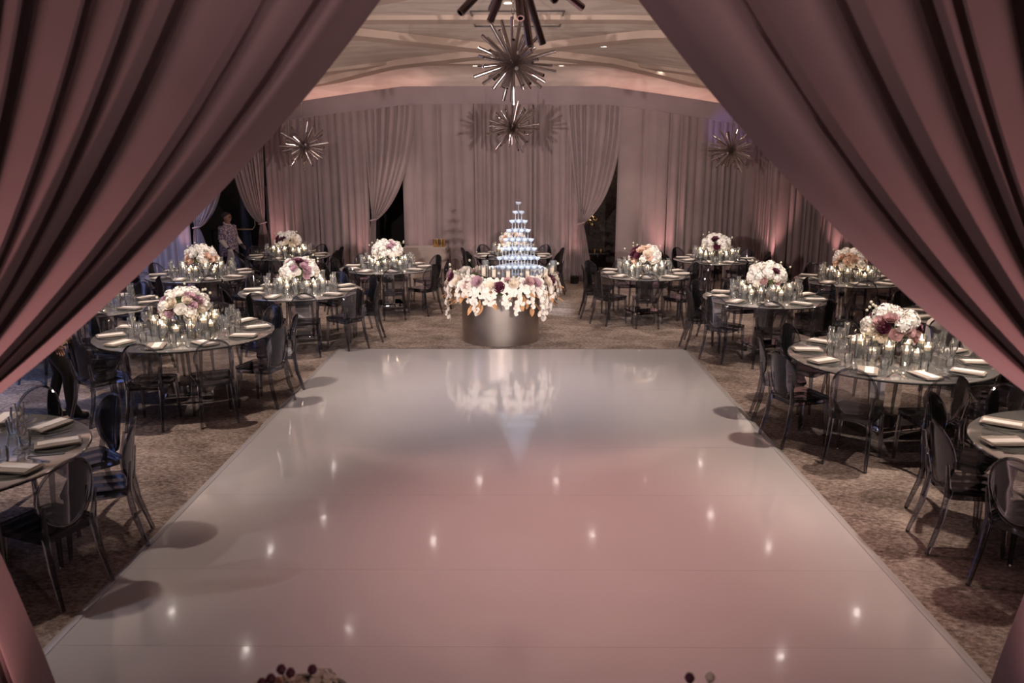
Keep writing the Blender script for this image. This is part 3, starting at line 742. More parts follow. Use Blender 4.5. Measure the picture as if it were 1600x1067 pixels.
def table(key, name_, x, y, dia, a0, palette, flower_label, seed, nchair=10, ware=True, flowers=True, glow=9, cutlery=False, skip=()):
    r_ = dia / 2; g = random.Random(seed); nchair = 10 if dia > 1.8 else 9
    t_ = thing('round_table', 'round smoked mirror dining table, the ' + name_, 'table', (x, y, 0), 0, 'round dining tables')
    top, rim = table_meshes(r_); obj('top', top, t_); obj('rim', rim, t_); obj('column', col_me, t_, (0, 0, 0), (0, 0, .3)); obj('foot', foot_me, t_, (0, 0, 0), (0, 0, .3))
    zt = .7625
    for i in range(nchair):
        a_ = a0 + 2 * math.pi * i / nchair; ca, sa = math.cos(a_), math.sin(a_); h_ = hour(a_)
        rc = r_ - .0 + g.uniform(-.02, .06); p_ = (x + ca * rc, y + sa * rc, 0)
        if h_ not in skip and seen((x + ca * (rc + .1), y + sa * (rc + .1), .6), 90):
            chair(p_, a_ + math.pi / 2 + g.uniform(-.12, .12), 'clear smoke grey chair at the %s o\'clock seat of the %s' % (h_, name_), 'clear chairs round the tables')
        if not ware or not seen((x + ca * r_ * .75, y + sa * r_ * .75, .8), 60): continue
        rz = a_ - math.pi / 2 + g.uniform(-.06, .06)
        def put(nm, me, rr, da, z, lab, cat, drz=0.):
            an = a_ + da / rr; o_ = obj(nm, me, None, (x + math.cos(an) * rr, y + math.sin(an) * rr, z), (0, 0, rz + drz))
            return tag(o_, '%s at the %s o\'clock seat of the %s' % (lab, h_, name_), cat, cat + 's on the round tables')
        put('charger_plate', charger_me, r_ - .20, 0, zt - .002, 'clear glass charger plate', 'plate')
        put('napkin', napkin_me, r_ - .19, 0, zt + .0165, 'folded taupe napkin', 'napkin', .25)
        put('menu_card', card_me, r_ - .19, .012, zt + .0296, 'narrow pale menu card', 'card', .25)
        put('tumbler', tumbler_me, r_ - .40, .088, zt, 'clear water tumbler', 'tumbler')
        put('wine_glass', wine_me, r_ - .402, 0, zt, 'clear stemmed wine glass', 'wine glass')
        put('champagne_flute', flute_me, r_ - .40, -.088, zt, 'slim champagne flute', 'flute')
        if cutlery:
            put('fork', fork_me, r_ - .20, .185, zt, 'steel fork', 'fork'); put('knife', knife_me, r_ - .20, -.185, zt, 'steel knife', 'knife')
    if flowers:
        centrepiece((x, y, zt), palette, seed, flower_label)
        for i in range(12):
            a_ = math.pi / 2 - i * math.pi / 6 + .04; hh = (.13, .23, .18, .13, .18, .23)[(i + seed) % 6]; rr = .302 + .022 * ((i * 7 + seed) % 3 - 1)
            cx, cy_ = x + math.cos(a_) * rr, y + math.sin(a_) * rr
            if not seen((cx, cy_, .9), 60): continue
            v_ = thing('candle_vase', 'clear candle vase at %s o\'clock on the %s' % (HOURS[i], name_), 'vase', (cx, cy_, zt - .002), 0, 'candle vases on the round tables')
            obj('glass', vase_me[hh], v_); obj('water', water_me[hh], v_)
            c_ = thing('floating_candle', 'floating candle in the %s o\'clock vase on the %s' % (HOURS[i], name_), 'candle', (cx, cy_, zt + hh * .68), 0, 'floating candles')
            obj('wax', candle_me, c_); obj('flame', flame_me, c_)
W, CR, PE, MV, RO, BU = 'cluster_white', 'rose_cream', 'rose_peach', 'rose_mauve', 'rose_rose', 'rose_burgundy'
table('L1', 'front left table', -3.73, 8.76, 1.92, R(18), pal((W, 6), ('rose_white', 2), (CR, 2), (MV, 2), side=((MV, lambda d: d.x < -.55 and d.z < .55),)), 'white flower dome with mauve blooms on its left, on the front left table', 3, cutlery=True)
table('L2', 'second left table', -3.24, 11.8, 1.81, R(0), pal((W, 5), ('rose_white', 3), (MV, 3), side=((BU, lambda d: abs(d.x + .1) < .18 and d.y < -.2),)), 'white and dusty mauve flower dome on the second left table', 5)
table('L3', 'left table by the doorway', -5.39, 13.54, 1.84, R(10), pal((W, 4), ('rose_white', 2), (PE, 3), side=((PE, lambda d: d.x < -.3 and d.z < .4),)), 'white and peach flower dome on the left table by the doorway', 8)
table('L4', 'far left back table', -4.71, 16.4, 1.70, R(26), pal((W, 5), (CR, 2), side=((BU, lambda d: d.x < -.2 and d.y < 0 and abs(d.z - .3) < .35),)), 'white flower dome with burgundy left side on the far left back table', 11, glow=7)
table('L5', 'left middle back table', -2.37, 14.5, 1.74, R(5), pal((W, 7), ('rose_white', 2), side=((MV, lambda d: d.x > .15 and d.y < 0 and d.z > .1 and d.x < .6),)), 'white flower dome with one purple patch on the left middle back table', 14)
table('L6', 'half hidden left table', -5.72, 10.5, 1.85, R(12), pal((W, 1)), 'white flower dome on the half hidden left table', 17, flowers=False)
table('L7', 'nearest left table', -3.80, 4.86, 1.85, R(17), pal((W, 1)), '', 19, skip=('five', 'six'), flowers=False, cutlery=True)
table('R1', 'front right table', 3.66, 7.63, 1.90, R(16), pal((W, 7), ('rose_white', 1), (RO, 1), side=((BU, lambda d: abs(d.x) > .55 and d.z > .0), (RO, lambda d: d.y < -.5 and abs(abs(d.x) - .4) < .22 and d.z < .5), (CR, lambda d: d.z < -.05 and d.y < -.2))), 'white flower dome with burgundy ends and pink roses on the front right table', 22, cutlery=True)
table('R2', 'second right table', 3.52, 11.2, 1.73, R(18), pal((W, 7), ('rose_white', 2), side=((BU, lambda d: abs(d.x - .15) < .22 and d.y < -.2 and d.z > .1), (RO, lambda d: abs(d.x) < .5 and d.y < -.2 and d.z < .2))), 'white flower dome with burgundy and pink centre on the second right table', 25)
table('R3', 'right middle back table', 2.2, 13.75, 1.68, R(24), pal((PE, 3), (CR, 3), (W, 3), side=((BU, lambda d: d.x < -.4 and d.z > -.1), (W, lambda d: d.x > .3))), 'peach, burgundy and white flower dome on the right middle back table', 28)
table('R4', 'far right back table', 3.95, 15.83, 1.66, R(2), pal((W, 6), ('rose_white', 2), side=((BU, lambda d: d.x < -.1 and d.y < -.1 and abs(d.x + .3) < .25),)), 'white flower dome with a burgundy patch on the far right back table', 31, glow=7)
table('R5', 'outer right table', 5.44, 13.0, 1.70, R(20), pal((PE, 4), (CR, 2), (W, 3), side=((W, lambda d: d.z > .5),)), 'white over peach flower dome on the outer right table', 34)
table('R6', 'half hidden right table', 5.75, 9.75, 1.85, R(6), pal((W, 1)), '', 37, flowers=False)
table('R7', 'nearest right table', 4.03, 5.0, 1.85, R(25), pal((W, 1)), '', 40, skip=('seven', 'six'), flowers=False, cutlery=True)
table('C', 'table behind the champagne tower', -.08, 16.5, 1.64, R(9), pal((W, 4), (PE, 3), (CR, 2)), 'white and peach flower dome behind the champagne tower', 43, glow=6)
# loose candles on the half hidden left table
for i, (dx, dy, hh) in enumerate(((.05, -.28, .13), (.18, -.02, .18), (.26, .2, .23), (-.05, -.42, .13))):
    cx, cy_ = -5.72 + dx, 10.5 + dy; nm = ('lower', 'middle', 'tallest', 'nearest')[i]
    v_ = thing('candle_vase', 'clear candle vase, %s of four on the half hidden left table' % nm, 'vase', (cx, cy_, .7605), 0, 'candle vases on the round tables'); obj('glass', vase_me[hh], v_); obj('water', water_me[hh], v_)
    c_ = thing('floating_candle', 'cream candle in the %s vase on the half hidden left table' % nm, 'candle', (cx, cy_, .7625 + hh * .68), 0, 'floating candles'); obj('wax', candle_me, c_); obj('flame', flame_me, c_)

# jacket hung over a chair of the half hidden right table
def coat(u, v):
    a_ = (v - .5) * 2; z = .905 - .55 * abs(a_) ** 1.3 + .01 * math.sin(u * 14)
    y = .075 * (1 if a_ > 0 else -1) * min(1, abs(a_) * 4) + .02 * math.sin(u * 11 + a_ * 3)
    return ((u - .5) * .50 * (1 + .06 * math.sin(v * 6)), y, z - .05 * (2 * u - 1) ** 2 * 2)
JX, JY = 5.02, 9.25
o = obj('jacket', MB().grid(coat, 16, 20).mesh('jacket', 'cloth_white', None), None, (5.02, 9.05, .02), (0, 0, -.5)); tag(o, 'cream jacket draped over a chair behind the front right table', 'jacket')

# ------------------------------------------------------------------ champagne tower on its drum
DRX, DRY = -.25, 11.93
dr = thing('drum_plinth', 'brushed steel drum plinth standing behind the dance floor', 'plinth', (DRX, DRY, 0))
obj('shell', MB().lathe([(.565, .0), (.585, .004), (.585, .85), (.575, .86)], 72).mesh('shell', 'steel'), dr)
obj('lid', MB().lathe([(.576, .859), (.001, .862)], 72).mesh('lid', 'steel'), dr)
TX, TY, TZ = .02, 11.95, 1.01
ri = thing('mirror_riser', 'round mirrored riser carrying the champagne tower on the drum', 'riser', (TX, TY, .862))
obj('side', MB().lathe([(.60, 0), (.60, .135), (.605, .14), (.615, .14), (.615, .148)], 72).mesh('side', 'mirror'), ri)
obj('top', MB().lathe([(.615, .148), (.001, .1485)], 72).mesh('top', 'smoked_mirror'), ri)
coupe_me = MB().lathe([(.001, .002), (.030, .002), (.026, .005), (.0045, .010), (.004, .075), (.008, .082), (.028, .094), (.042, .112), (.0455, .132)], 14).mesh('coupe', 'coupe')
wine_in = MB().lathe([(.001, .121), (.043, .121)], 12).mesh('wine', 'coupe')
ORD = ['top', 'second', 'third', 'fourth', 'fifth', 'sixth', 'seventh', 'bottom']
PT = .093
ORDN = ['first', 'second', 'third', 'fourth', 'fifth', 'sixth', 'seventh', 'eighth', 'ninth']
for tier in range(1, 9):
    z = TZ + (8 - tier) * .1325
    for i in range(tier):
        for j in range(tier - i):
            cxy = (tier - 1) / 3.0
            x = (i + j / 2 - (cxy + cxy / 2)) * PT; y = (j - cxy) * PT * .866
            o = thing('coupe_glass', ('single coupe glass at the top of the champagne tower' if tier == 1 else 'coupe in the %s tier of the champagne tower, %s row back, %s from left' % (ORD[tier - 1], ORDN[j], ORDN[i])), 'coupe', (TX + x, TY - .05 + y, z), 0, 'coupes of the champagne tower')
            obj('glass', coupe_me, o); obj('champagne', wine_in, o)
# loose candles on the riser
for i, (dx, dy, hh) in enumerate(((-.52, -.12, .13), (-.50, .12, .18), (-.36, -.36, .13), (.40, -.36, .13), (.50, -.16, .13), (.53, .08, .18), (-.15, -.52, .13), (.13, -.52, .13))):
    v_ = thing('candle_vase', 'clear candle vase on the mirrored riser, %s from the left' % ('second', 'first', 'third', 'sixth', 'seventh', 'eighth', 'fourth', 'fifth')[i], 'vase', (TX + dx, TY + dy, TZ - .002), 0, 'candle vases on the riser'); obj('glass', vase_me[hh], v_)
    c_ = thing('pillar_candle', 'short pillar candle on the mirrored riser, %s from the left' % ('second', 'first', 'third', 'sixth', 'seventh', 'eighth', 'fourth', 'fifth')[i], 'candle', (TX + dx, TY + dy, TZ + .004), 0, 'candles on the riser'); obj('wax', pillar_me, c_)

# garland of cascading orchids round the drum
gl = thing('flower_garland', 'garland of cascading white orchids and roses round the steel drum', 'flowers', (DRX + .03, DRY, 0))
obj('moss_ring', MB().tube([(.66 * math.cos(i * .2618), .66 * math.sin(i * .2618), .86) for i in range(24)], .09, 8, closed=True).mesh('moss_ring', 'fl_green'), gl)
g = random.Random(77); nrm = 0
def put_b(kind, p_, d, s_, nm, lab=None):
    b_ = obj(nm, BL[kind], gl, p_, d.to_track_quat('Z', 'Y').to_euler(), (s_, s_, s_)); b_.rotation_euler.rotate_axis('Z', g.uniform(0, 6.28))
    if lab: b_['label'] = lab
for i in range(30):
    a_ = -math.pi / 2 + (i - 14.5) / 30 * 2 * math.pi * .95 + g.uniform(-.06, .06)
    front = math.sin(a_) < .35
    if not front and i % 2: continue
    o_ = Vector((math.cos(a_), math.sin(a_), 0)); L = g.choice((.28, .36, .46, .56, .66)) if front else .26
    n = int(L / .05) + 2; drift = g.uniform(-.10, .10)
    for k_ in range(n):
        s = k_ / max(1, n - 1); tn = Vector((-o_.y, o_.x, 0))
        p_ = o_ * (.69 + .17 * math.sin(s * 2.2)) + tn * (drift * s) + Vector((0, 0, 1.0 - L * s ** 1.3)) + Vector((g.uniform(-.02, .02), g.uniform(-.02, .02), g.uniform(-.015, .015)))
        for side_ in ((-1, 1) if s < .55 else ((-.7, .7) if k_ % 2 else (0,))):
            d = o_ + Vector((0, 0, .35 - .3 * s)) + tn * (side_ * .25) + Vector((g.uniform(-.25, .25), g.uniform(-.25, .25), g.uniform(-.2, .2)))
            put_b('orchid', p_ + tn * side_ * .045, d, g.uniform(.056, .070) * (1 - .22 * s), 'orchid_bloom')
for i in range(34):
    a_ = i / 34 * 2 * math.pi + g.uniform(-.05, .05); o_ = Vector((math.cos(a_), math.sin(a_), 0)); zz = g.uniform(.90, 1.0)
    kind = g.choice(('rose_cream', 'rose_mauve', 'rose_cream', 'cluster_white', 'rose_rose', 'rose_burgundy', 'cluster_white', 'rose_cream'))
    put_b(kind, o_ * (.70 + .06 * g.random()) + Vector((0, 0, zz)), o_ * .7 + Vector((0, 0, .9)), g.uniform(.065, .085), 'rose_bloom', {'rose_mauve': 'dusty mauve rose', 'rose_rose': 'dusty pink rose', 'rose_burgundy': 'dark burgundy rose'}.get(kind))
for i in range(15):     # roses set among the orchids on the front
    a_ = -math.pi / 2 + (i - 7) * .23 + g.uniform(-.06, .06); o_ = Vector((math.cos(a_), math.sin(a_), 0)); kind = ('rose_mauve', 'rose_cream', 'rose_burgundy', 'rose_cream', 'rose_rose')[i % 5]
    put_b(kind, o_ * .80 + Vector((0, 0, g.uniform(.90, 1.0))), o_ + Vector((0, 0, .6)), g.uniform(.075, .095), 'rose_bloom', {'rose_mauve': 'dusty mauve rose', 'rose_rose': 'dusty pink rose', 'rose_burgundy': 'dark burgundy rose'}.get(kind))
for i in range(44):
    a_ = -math.pi / 2 + g.uniform(-2.1, 2.1); o_ = Vector((math.cos(a_), math.sin(a_), 0)); tn = Vector((-o_.y, o_.x, 0)); zz = g.uniform(.62, .95)
    b_ = obj('gold_leaf', BL['leaf'], gl, o_ * (.70 + .1 * g.random()) + Vector((0, 0, zz)), (0, 0, 0), (.2, .2, .2))
    b_.rotation_euler = (o_ * .6 + tn * g.uniform(-.6, .6) + Vector((0, 0, -.9))).to_track_quat('Y', 'Z').to_euler()
for i in range(14):
    a_ = g.uniform(0, 6.28); o_ = Vector((math.cos(a_), math.sin(a_), 0)); p0 = o_ * .68 + Vector((0, 0, .95)); p1 = o_ * g.uniform(.75, .98) + Vector((0, 0, g.uniform(1.05, 1.13)))
    st = obj('stem', MB().tube([p0, p1], .003, 4).mesh('stem', 'fl_green'), gl); obj('pod', pod_me, st, p1, (0, 0, 0), (.022, .022, .022))

# ------------------------------------------------------------------ linen side table at the back, with gold vessels
st = thing('linen_table', 'linen covered side table against the back drapes', 'table', (-2.0, 17.35, 0))
def skirt(u, v):
    P = [(-.46, -.24), (.46, -.24), (.46, .24), (-.46, .24), (-.46, -.24)]; q = u * 4; k_ = min(3, int(q)); f_ = q - k_
    x = P[k_][0] + (P[k_ + 1][0] - P[k_][0]) * f_; y = P[k_][1] + (P[k_ + 1][1] - P[k_][1]) * f_
    e_ = 1 + (.03 + .05 * math.sin(q * 9)) * v; return (x * e_, y * e_, .845 * (1 - v) + .008)
obj('cloth', MB().grid(skirt, 96, 6).mesh('cloth', 'linen', 60), st); obj('cloth_top', MB().box((0, 0, .848), (.925, .485, .012)).mesh('cloth_top', 'linen'), st)
def ribbed(seg=20):
    mb = MB(); vs_, fs_ = [], []; prof = [(.055, 0), (.06, .02), (.062, .12), (.066, .165), (.06, .165), (.055, .02)]
    for r_, z_ in prof:
        for i in range(seg * 2):
            rr = r_ * (1 if i % 2 else .90); a_ = math.pi * i / seg; vs_.append((rr * math.cos(a_), rr * math.sin(a_), z_))
    n = seg * 2
    for j in range(len(prof) - 1):
        for i in range(n): fs_.append((j * n + i, j * n + (i + 1) % n, (j + 1) * n + (i + 1) % n, (j + 1) * n + i))
    return mb.add(vs_, fs_).mesh('gold_vessel', 'gold')
gv = ribbed()
tag(obj('gold_vessel', gv, None, (-1.76, 17.3, .8545)), 'left ribbed gold vessel on the linen side table', 'vessel'); tag(obj('gold_vessel', gv, None, (-1.615, 17.3, .8545)), 'right ribbed gold vessel on the linen side table', 'vessel')

# ------------------------------------------------------------------ table below the camera with the two arrangements that poke into the frame
st = thing('head_table', 'linen head table just below the camera, under the bottom edge', 'table', (-.1, 1.72, 0))
obj('top', MB().box((0, 0, 1.0), (1.7, .5, .03)).mesh('top', 'linen'), st)
for x in (-.8, .8):
    for y in (-.2, .2): obj('leg', MB().tube([(x, y, 0), (x, y, .985)], .022, 8).mesh('leg', 'black'), st)
def near_flowers(loc, label, blooms, pods, seed):
    o = thing('flower_arrangement', label, 'flowers', loc); g = random.Random(seed)
    obj('bowl', bowl_me, o)
    for p_, k_, s_ in blooms:
        obj('stem', MB().tube([(0, 0, .2), p_], .004, 5).mesh('stem', 'fl_green'), o)
        obj('bloom', BL[k_], o, p_, (g.uniform(-.4, .1), g.uniform(-.3, .3), g.uniform(0, 6)), (s_, s_, s_))
    for p_, m_ in pods:
        st_ = obj('stem', MB().tube([(0, 0, .2), p_], .002, 4).mesh('stem', 'fl_green'), o); obj('berry', MB().lathe([(.001, -1), (.6, -.8), (1, 0), (.6, .8), (.001, 1)], 10).mesh('berry', m_), st_, p_, (0, 0, 0), (.013, .013, .013))
near_flowers((-.57, 1.80, 1.016), 'cream flower arrangement with dark berries poking in at the bottom edge',
             [((-.09, 0, .25), 'rose_cream', .055), ((.0, -.02, .27), 'cluster_cream', .055), ((.085, 0, .255), 'rose_cream', .05), ((-.03, .05, .25), 'rose_peach', .05), ((.05, .06, .25), 'cluster_cream', .05), ((.0, -.08, .20), 'rose_cream', .06)],
             [((-.06, .0, .315), 'fl_burgundy'), ((-.035, .01, .335), 'fl_burgundy'), ((-.015, .02, .318), 'fl_burgundy'), ((.045, .01, .335), 'fl_burgundy'), ((-.08, -.01, .31), 'fl_burgundy')], 5)
near_flowers((.455, 1.73, 1.016), 'small arrangement with one dark and one pale ball at the bottom edge',
             [((0, 0, .20), 'rose_cream', .05), ((-.07, -.04, .19), 'rose_cream', .05), ((.06, -.05, .19), 'cluster_cream', .05), ((.03, -.09, .19), 'rose_peach', .045)], [((-.03, .0, .372), 'fl_burgundy'), ((.02, .0, .374), 'fl_cream')], 6)

# ------------------------------------------------------------------ people
def skin_obj(name, joints, edges, mat, parent, root, levels=2):
    names = list(joints); me = bpy.data.meshes.new(name)
    me.from_pydata([joints[n][0] for n in names], [(names.index(a_), names.index(b_)) for a_, b_ in edges], [])
    me.materials.append(MATS[mat]); o = obj(name, me, parent)
    o.modifiers.new('Skin', 'SKIN').use_smooth_shade = True
    sv = me.skin_vertices[0].data
    for i, n in enumerate(names):
        r_ = joints[n][1]; sv[i].radius = r_ if hasattr(r_, '__len__') else (r_, r_); sv[i].use_root = (n == root)
    sd = o.modifiers.new('Subdivision', 'SUBSURF'); sd.levels = levels; sd.render_levels = levels
    return o
def hand_joints(J, E, w_, d, palm_n, sd, sc=1.):
    """five unequal, slightly curled fingers; d = hand direction, palm_n = thumb side"""
    d = Vector(d).normalized(); s_ = Vector(palm_n).normalized(); c_ = d.cross(s_); W0 = Vector(J[w_][0])
    pm = w_ + '_palm'; J[pm] = (W0 + d * .055 * sc, (.030 * sc, .016 * sc)); E.append((w_, pm))
    for i, (off, L) in enumerate(((.030, .070), (.010, .082), (-.010, .076), (-.028, .058))):
        a_ = W0 + d * (.085 * sc) + s_ * (off * sc); b_ = a_ + (d + c_ * .25) * (L * .5 * sc); e_ = b_ + (d + c_ * .9).normalized() * (L * .5 * sc)
        for k_, (p_, r_) in enumerate(((a_, .0095), (b_, .0085), (e_, .007))): J['%s_f%d%d' % (w_, i, k_)] = (p_, r_ * sc)
        E += [(pm, '%s_f%d0' % (w_, i)), ('%s_f%d0' % (w_, i), '%s_f%d1' % (w_, i)), ('%s_f%d1' % (w_, i), '%s_f%d2' % (w_, i))]
    a_ = W0 + d * (.035 * sc) + s_ * (.034 * sc); b_ = a_ + (d * .7 + s_ * .6) * (.04 * sc); e_ = b_ + d * (.03 * sc)
    for k_, (p_, r_) in enumerate(((a_, .011), (b_, .010), (e_, .008))): J['%s_t%d' % (w_, k_)] = (p_, r_ * sc)
    E += [(w_, w_ + '_t0'), (w_ + '_t0', w_ + '_t1'), (w_ + '_t1', w_ + '_t2')]
def person(name, label, loc, rz, H_, pose, cloth):
    """figure facing +y; every joint at its place in the pose"""
    o = thing(name, label, 'person', loc, rz); s_ = H_ / 1.70
    V = lambda x, y, z: Vector((x, y, z)) * s_
    J = {'pelvis': (V(0, 0, .95), (.15 * s_, .11 * s_)), 'waist': (V(0, 0, 1.10), (.135 * s_, .10 * s_)), 'chest': (V(0, .01, 1.28), (.15 * s_, .11 * s_)), 'neck0': (V(0, 0, 1.42), .06 * s_), 'neck': (V(0, .01, 1.48), .052 * s_)}
    E = [('pelvis', 'waist'), ('waist', 'chest'), ('chest', 'neck0'), ('neck0', 'neck')]
    for k_, sx in (('l', -1), ('r', 1)):
        hip, knee, ank, toe = pose['leg_' + k_]; sh, el, wr = pose['arm_' + k_]
        J['hip' + k_] = (V(*hip), .088 * s_); J['thigh' + k_] = ((V(*hip) + V(*knee)) / 2, .076 * s_); J['knee' + k_] = (V(*knee), .055 * s_)
        J['calf' + k_] = (V(*knee) * .62 + V(*ank) * .38, .055 * s_); J['ank' + k_] = (V(*ank), .036 * s_); J['toe' + k_] = (V(*toe), .034 * s_)
        E += [('pelvis', 'hip' + k_), ('hip' + k_, 'thigh' + k_), ('thigh' + k_, 'knee' + k_), ('knee' + k_, 'calf' + k_), ('calf' + k_, 'ank' + k_), ('ank' + k_, 'toe' + k_)]
        J['sh' + k_] = (V(*sh), .058 * s_); J['el' + k_] = (V(*el), .042 * s_); J['wr' + k_] = (V(*wr), (.028 * s_, .022 * s_))
        E += [('chest', 'sh' + k_), ('sh' + k_, 'el' + k_), ('el' + k_, 'wr' + k_)]
        hand_joints(J, E, 'wr' + k_, V(*wr) - V(*el), pose.get('thumb', (0, 1, 0)), sx, s_)
    J['head0'] = (V(0, .025, 1.55), (.082 * s_, .092 * s_)); J['head1'] = (V(0, .015, 1.625), (.100 * s_, .114 * s_)); J['head2'] = (V(0, .005, 1.685), (.075 * s_, .085 * s_)); E += [('neck', 'head0'), ('head0', 'head1'), ('head1', 'head2')]
    body = skin_obj('body', J, E, 'skin', o, 'pelvis')
    # face: nose, brow, lips, ears, eyes
    mb = MB(); hy = .116
    mb.add([V(-.013, hy - .01, 1.565), V(.013, hy - .01, 1.565), V(0, hy + .022, 1.567), V(0, hy - .012, 1.615)], [(0, 1, 2), (0, 2, 3), (1, 3, 2), (0, 3, 1)])
    obj('nose', mb.mesh('nose', 'skin', None), body)
    for sx in (-1, 1):
        obj('eye', MB().lathe([(.001, -.011), (.009, -.005), (.011, 0), (.009, .005), (.001, .011)], 8).mesh('eye', 'black'), body, V(sx * .030, hy - .016, 1.612))
        obj('ear', MB().lathe([(.001, -.03), (.014, -.015), (.016, .01), (.008, .03), (.001, .032)], 8).mesh('ear', 'skin'), body, V(sx * .086, .01, 1.595), (0, 0, 0), (.6, 1, 1))
    obj('mouth', MB().tube([V(-.022, hy - .022, 1.538), V(0, hy - .008, 1.535), V(.022, hy - .022, 1.538)], .006, 6).mesh('mouth', 'fl_rose'), body)
    def hairf(u, v):
        a_ = 2 * math.pi * u; f_ = .5 + .5 * math.sin(a_); el = max(.001, v * (2.05 - 1.0 * f_ ** 2.0)); r_ = .097
        return V(r_ * math.sin(el) * math.cos(a_), -.002 + r_ * 1.16 * math.sin(el) * math.sin(a_), 1.632 + .092 * math.cos(el))
    obj('hair', MB().grid(hairf, 24, 8).mesh('hair', 'hair', None), o)
    cloth(o, J, s_, V)
    return o
def legwear(o, J, name, mat, extra=.008):
    K = {}; E = []
    K['pelvis'] = (J['pelvis'][0], (.125, .09))
    for k_ in 'lr':
        for n in ('hip', 'thigh', 'knee', 'calf', 'ank'):
            r_ = J[n + k_][1]; K[n + k_] = (J[n + k_][0], r_ + extra)
        E += [('pelvis', 'hip' + k_), ('hip' + k_, 'thigh' + k_), ('thigh' + k_, 'knee' + k_), ('knee' + k_, 'calf' + k_), ('calf' + k_, 'ank' + k_)]
    return skin_obj(name, K, E, mat, o, 'pelvis')
def footwear(o, J, mat, high):
    for k_ in 'lr':
        a_, t_ = Vector(J['ank' + k_][0]), Vector(J['toe' + k_][0]); c_ = Vector(J['calf' + k_][0]); d = (t_ - a_); d.z = 0; d.normalize()
        top = a_ + (c_ - a_) * high
        K = {'top': (top, .058), 'ank': (a_ + Vector((0, 0, .01)), .050), 'heel': (a_ - d * .03 + Vector((0, 0, -.045)), (.042, .036)), 'mid': ((a_ + t_) / 2 + Vector((0, 0, -.015)), (.044, .04)), 'toe': (t_ + d * .02, (.044, .034))}
        skin_obj('boot', K, [('top', 'ank'), ('ank', 'heel'), ('ank', 'mid'), ('mid', 'toe')], mat, o, 'ank')
def toprow(o, name, rings, mat, V, nseg=28):
    """garment body as a lofted tube: rings of (z, half width, half depth, y shift)"""
    def fn(u, v):
        q = v * (len(rings) - 1); i = min(int(q), len(rings) - 2); f_ = q - i; a_ = 2 * math.pi * u
        z, w_, d, y = [rings[i][k_] * (1 - f_) + rings[i + 1][k_] * f_ for k_ in range(4)]
        return V(w_ * math.cos(a_), y + d * math.sin(a_), z)
    return obj(name, MB().grid(fn, nseg, (len(rings) - 1) * 3).mesh(name, mat, None), o)
def sleeves(o, J, mat, extra, upto=1.):
    for k_ in 'lr':
        s0, e0, w0 = (Vector(J[n + k_][0]) for n in ('sh', 'el', 'wr'))
        pts = [s0 + (s0 - e0).normalized() * .03, s0, s0.lerp(e0, .5), e0] + ([e0.lerp(w0, .5), e0.lerp(w0, .93)] if upto >= 1 else [])
        rr = [.045 + extra, .062 + extra, .052 + extra, .048 + extra, .042 + extra, .038 + extra][:len(pts)]
        obj('sleeve', MB().tube(pts, rr, 14).mesh('sleeve', mat), o)
# left: mid-stride in a cream jacket, dark tights and ankle boots
def cl_left(o, J, s_, V):
    legwear(o, J, 'tights', 'tights', .004); footwear(o, J, 'boot', .45)
    toprow(o, 'jacket', [(.80, .215, .168, 0), (.95, .21, .172, 0), (1.10, .17, .125, 0), (1.28, .195, .135, .01), (1.40, .16, .10, .0), (1.45, .075, .075, 0)], 'jacket', V); sleeves(o, J, 'jacket', .012)
person('person', 'person in a cream jacket, black tights and ankle boots behind the left drape', (-4.84, 7.97, 0), -1.25, 1.70,
       {'leg_l': ((-.09, 0, .90), (-.095, .05, .49), (-.10, -.06, .085), (-.11, .07, .035)), 'leg_r': ((.09, 0, .90), (.085, .17, .50), (.085, .16, .085), (.085, .31, .035)),
        'arm_l': ((-.19, 0, 1.38), (-.25, -.04, 1.10), (-.24, .08, .88)), 'arm_r': ((.19, 0, 1.38), (.25, .02, 1.10), (.26, .12, .87)), 'thumb': (0, 1, 0)}, cl_left)
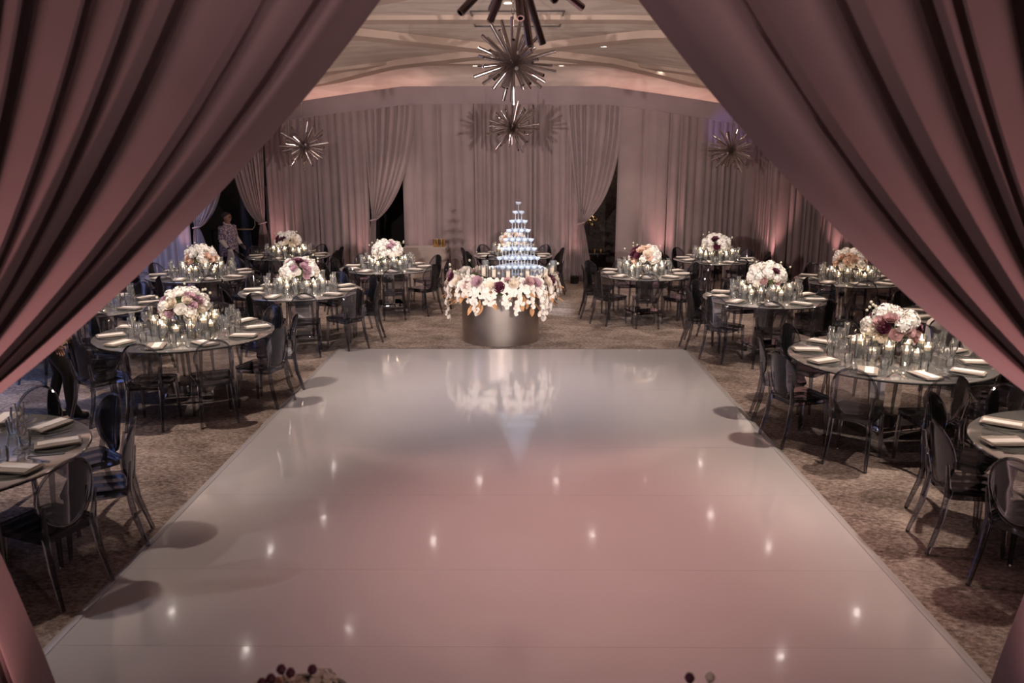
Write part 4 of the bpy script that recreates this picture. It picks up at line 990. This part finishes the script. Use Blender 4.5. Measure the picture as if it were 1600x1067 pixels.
# back left: in a patterned tunic with white sleeves, dark gloves and glasses, carrying a white cloth
def cl_back(o, J, s_, V):
    legwear(o, J, 'trousers', 'tights', .02); footwear(o, J, 'boot', .3)
    toprow(o, 'tunic', [(.72, .235, .20, 0), (.95, .225, .205, .0), (1.10, .20, .165, .02), (1.28, .205, .16, .02), (1.40, .165, .105, 0), (1.46, .07, .07, 0)], 'tunic', V)
    obj('collar', MB().tube([V(.075 * math.cos(a_ * .5236), .08 * math.sin(a_ * .5236), 1.46 - .03 * math.sin(a_ * .5236)) for a_ in range(12)], .014, 6, closed=True).mesh('collar', 'cloth_white'), o)
    sleeves(o, J, 'tunic', .014, 0)
    for k_ in 'lr':
        e0, w0 = Vector(J['el' + k_][0]), Vector(J['wr' + k_][0])
        obj('under_sleeve', MB().tube([e0 + (e0 - w0).normalized() * .0, e0.lerp(w0, .5), w0], [.058, .048, .038], 12).mesh('under_sleeve', 'cloth_white'), o)
        d = (w0 - e0).normalized(); obj('glove', MB().tube([w0 - d * .03, w0 + d * .03, w0 + d * .09, w0 + d * .16, w0 + d * .18], [.036, .040, .044, .03, .012], 10, flat=.7).mesh('glove', 'glove'), o)
    for sx in (-1, 1):
        obj('glasses', MB().tube([V(sx * .032 + .024 * math.cos(i * .6283), .113, 1.612 + .017 * math.sin(i * .6283)) for i in range(10)], .004, 5, closed=True).mesh('glasses', 'black'), o)
        obj('glasses_arm', MB().tube([V(sx * .055, .10, 1.615), V(sx * .085, .02, 1.612)], .003, 5).mesh('glasses_arm', 'black'), o)
person('person', 'person in a patterned tunic, glasses and dark gloves by the staff doorway', (-6.25, 17.25, 0), -1.9, 1.58,
       {'leg_l': ((-.09, 0, .90), (-.095, .03, .49), (-.10, -.02, .085), (-.11, .11, .035)), 'leg_r': ((.09, 0, .90), (.085, .08, .50), (.085, .06, .085), (.085, .20, .035)),
        'arm_l': ((-.19, 0, 1.38), (-.25, .02, 1.12), (-.20, .20, .97)), 'arm_r': ((.19, 0, 1.38), (.25, .0, 1.10), (.24, .16, .92)), 'thumb': (0, 1, 0)}, cl_back)
def hung(u, v):
    return ((u - .5) * (.10 + .26 * v) + .02 * math.sin(v * 5), .05 * math.sin(u * 12) * v, .84 - .58 * v)
o = obj('white_cloth', MB().grid(hung, 20, 10).mesh('white_cloth', 'cloth_white', None), None, (-6.10, 16.90, 0), (0, 0, .1)); tag(o, 'white cloth hanging from the gloved hand by the staff doorway', 'cloth')
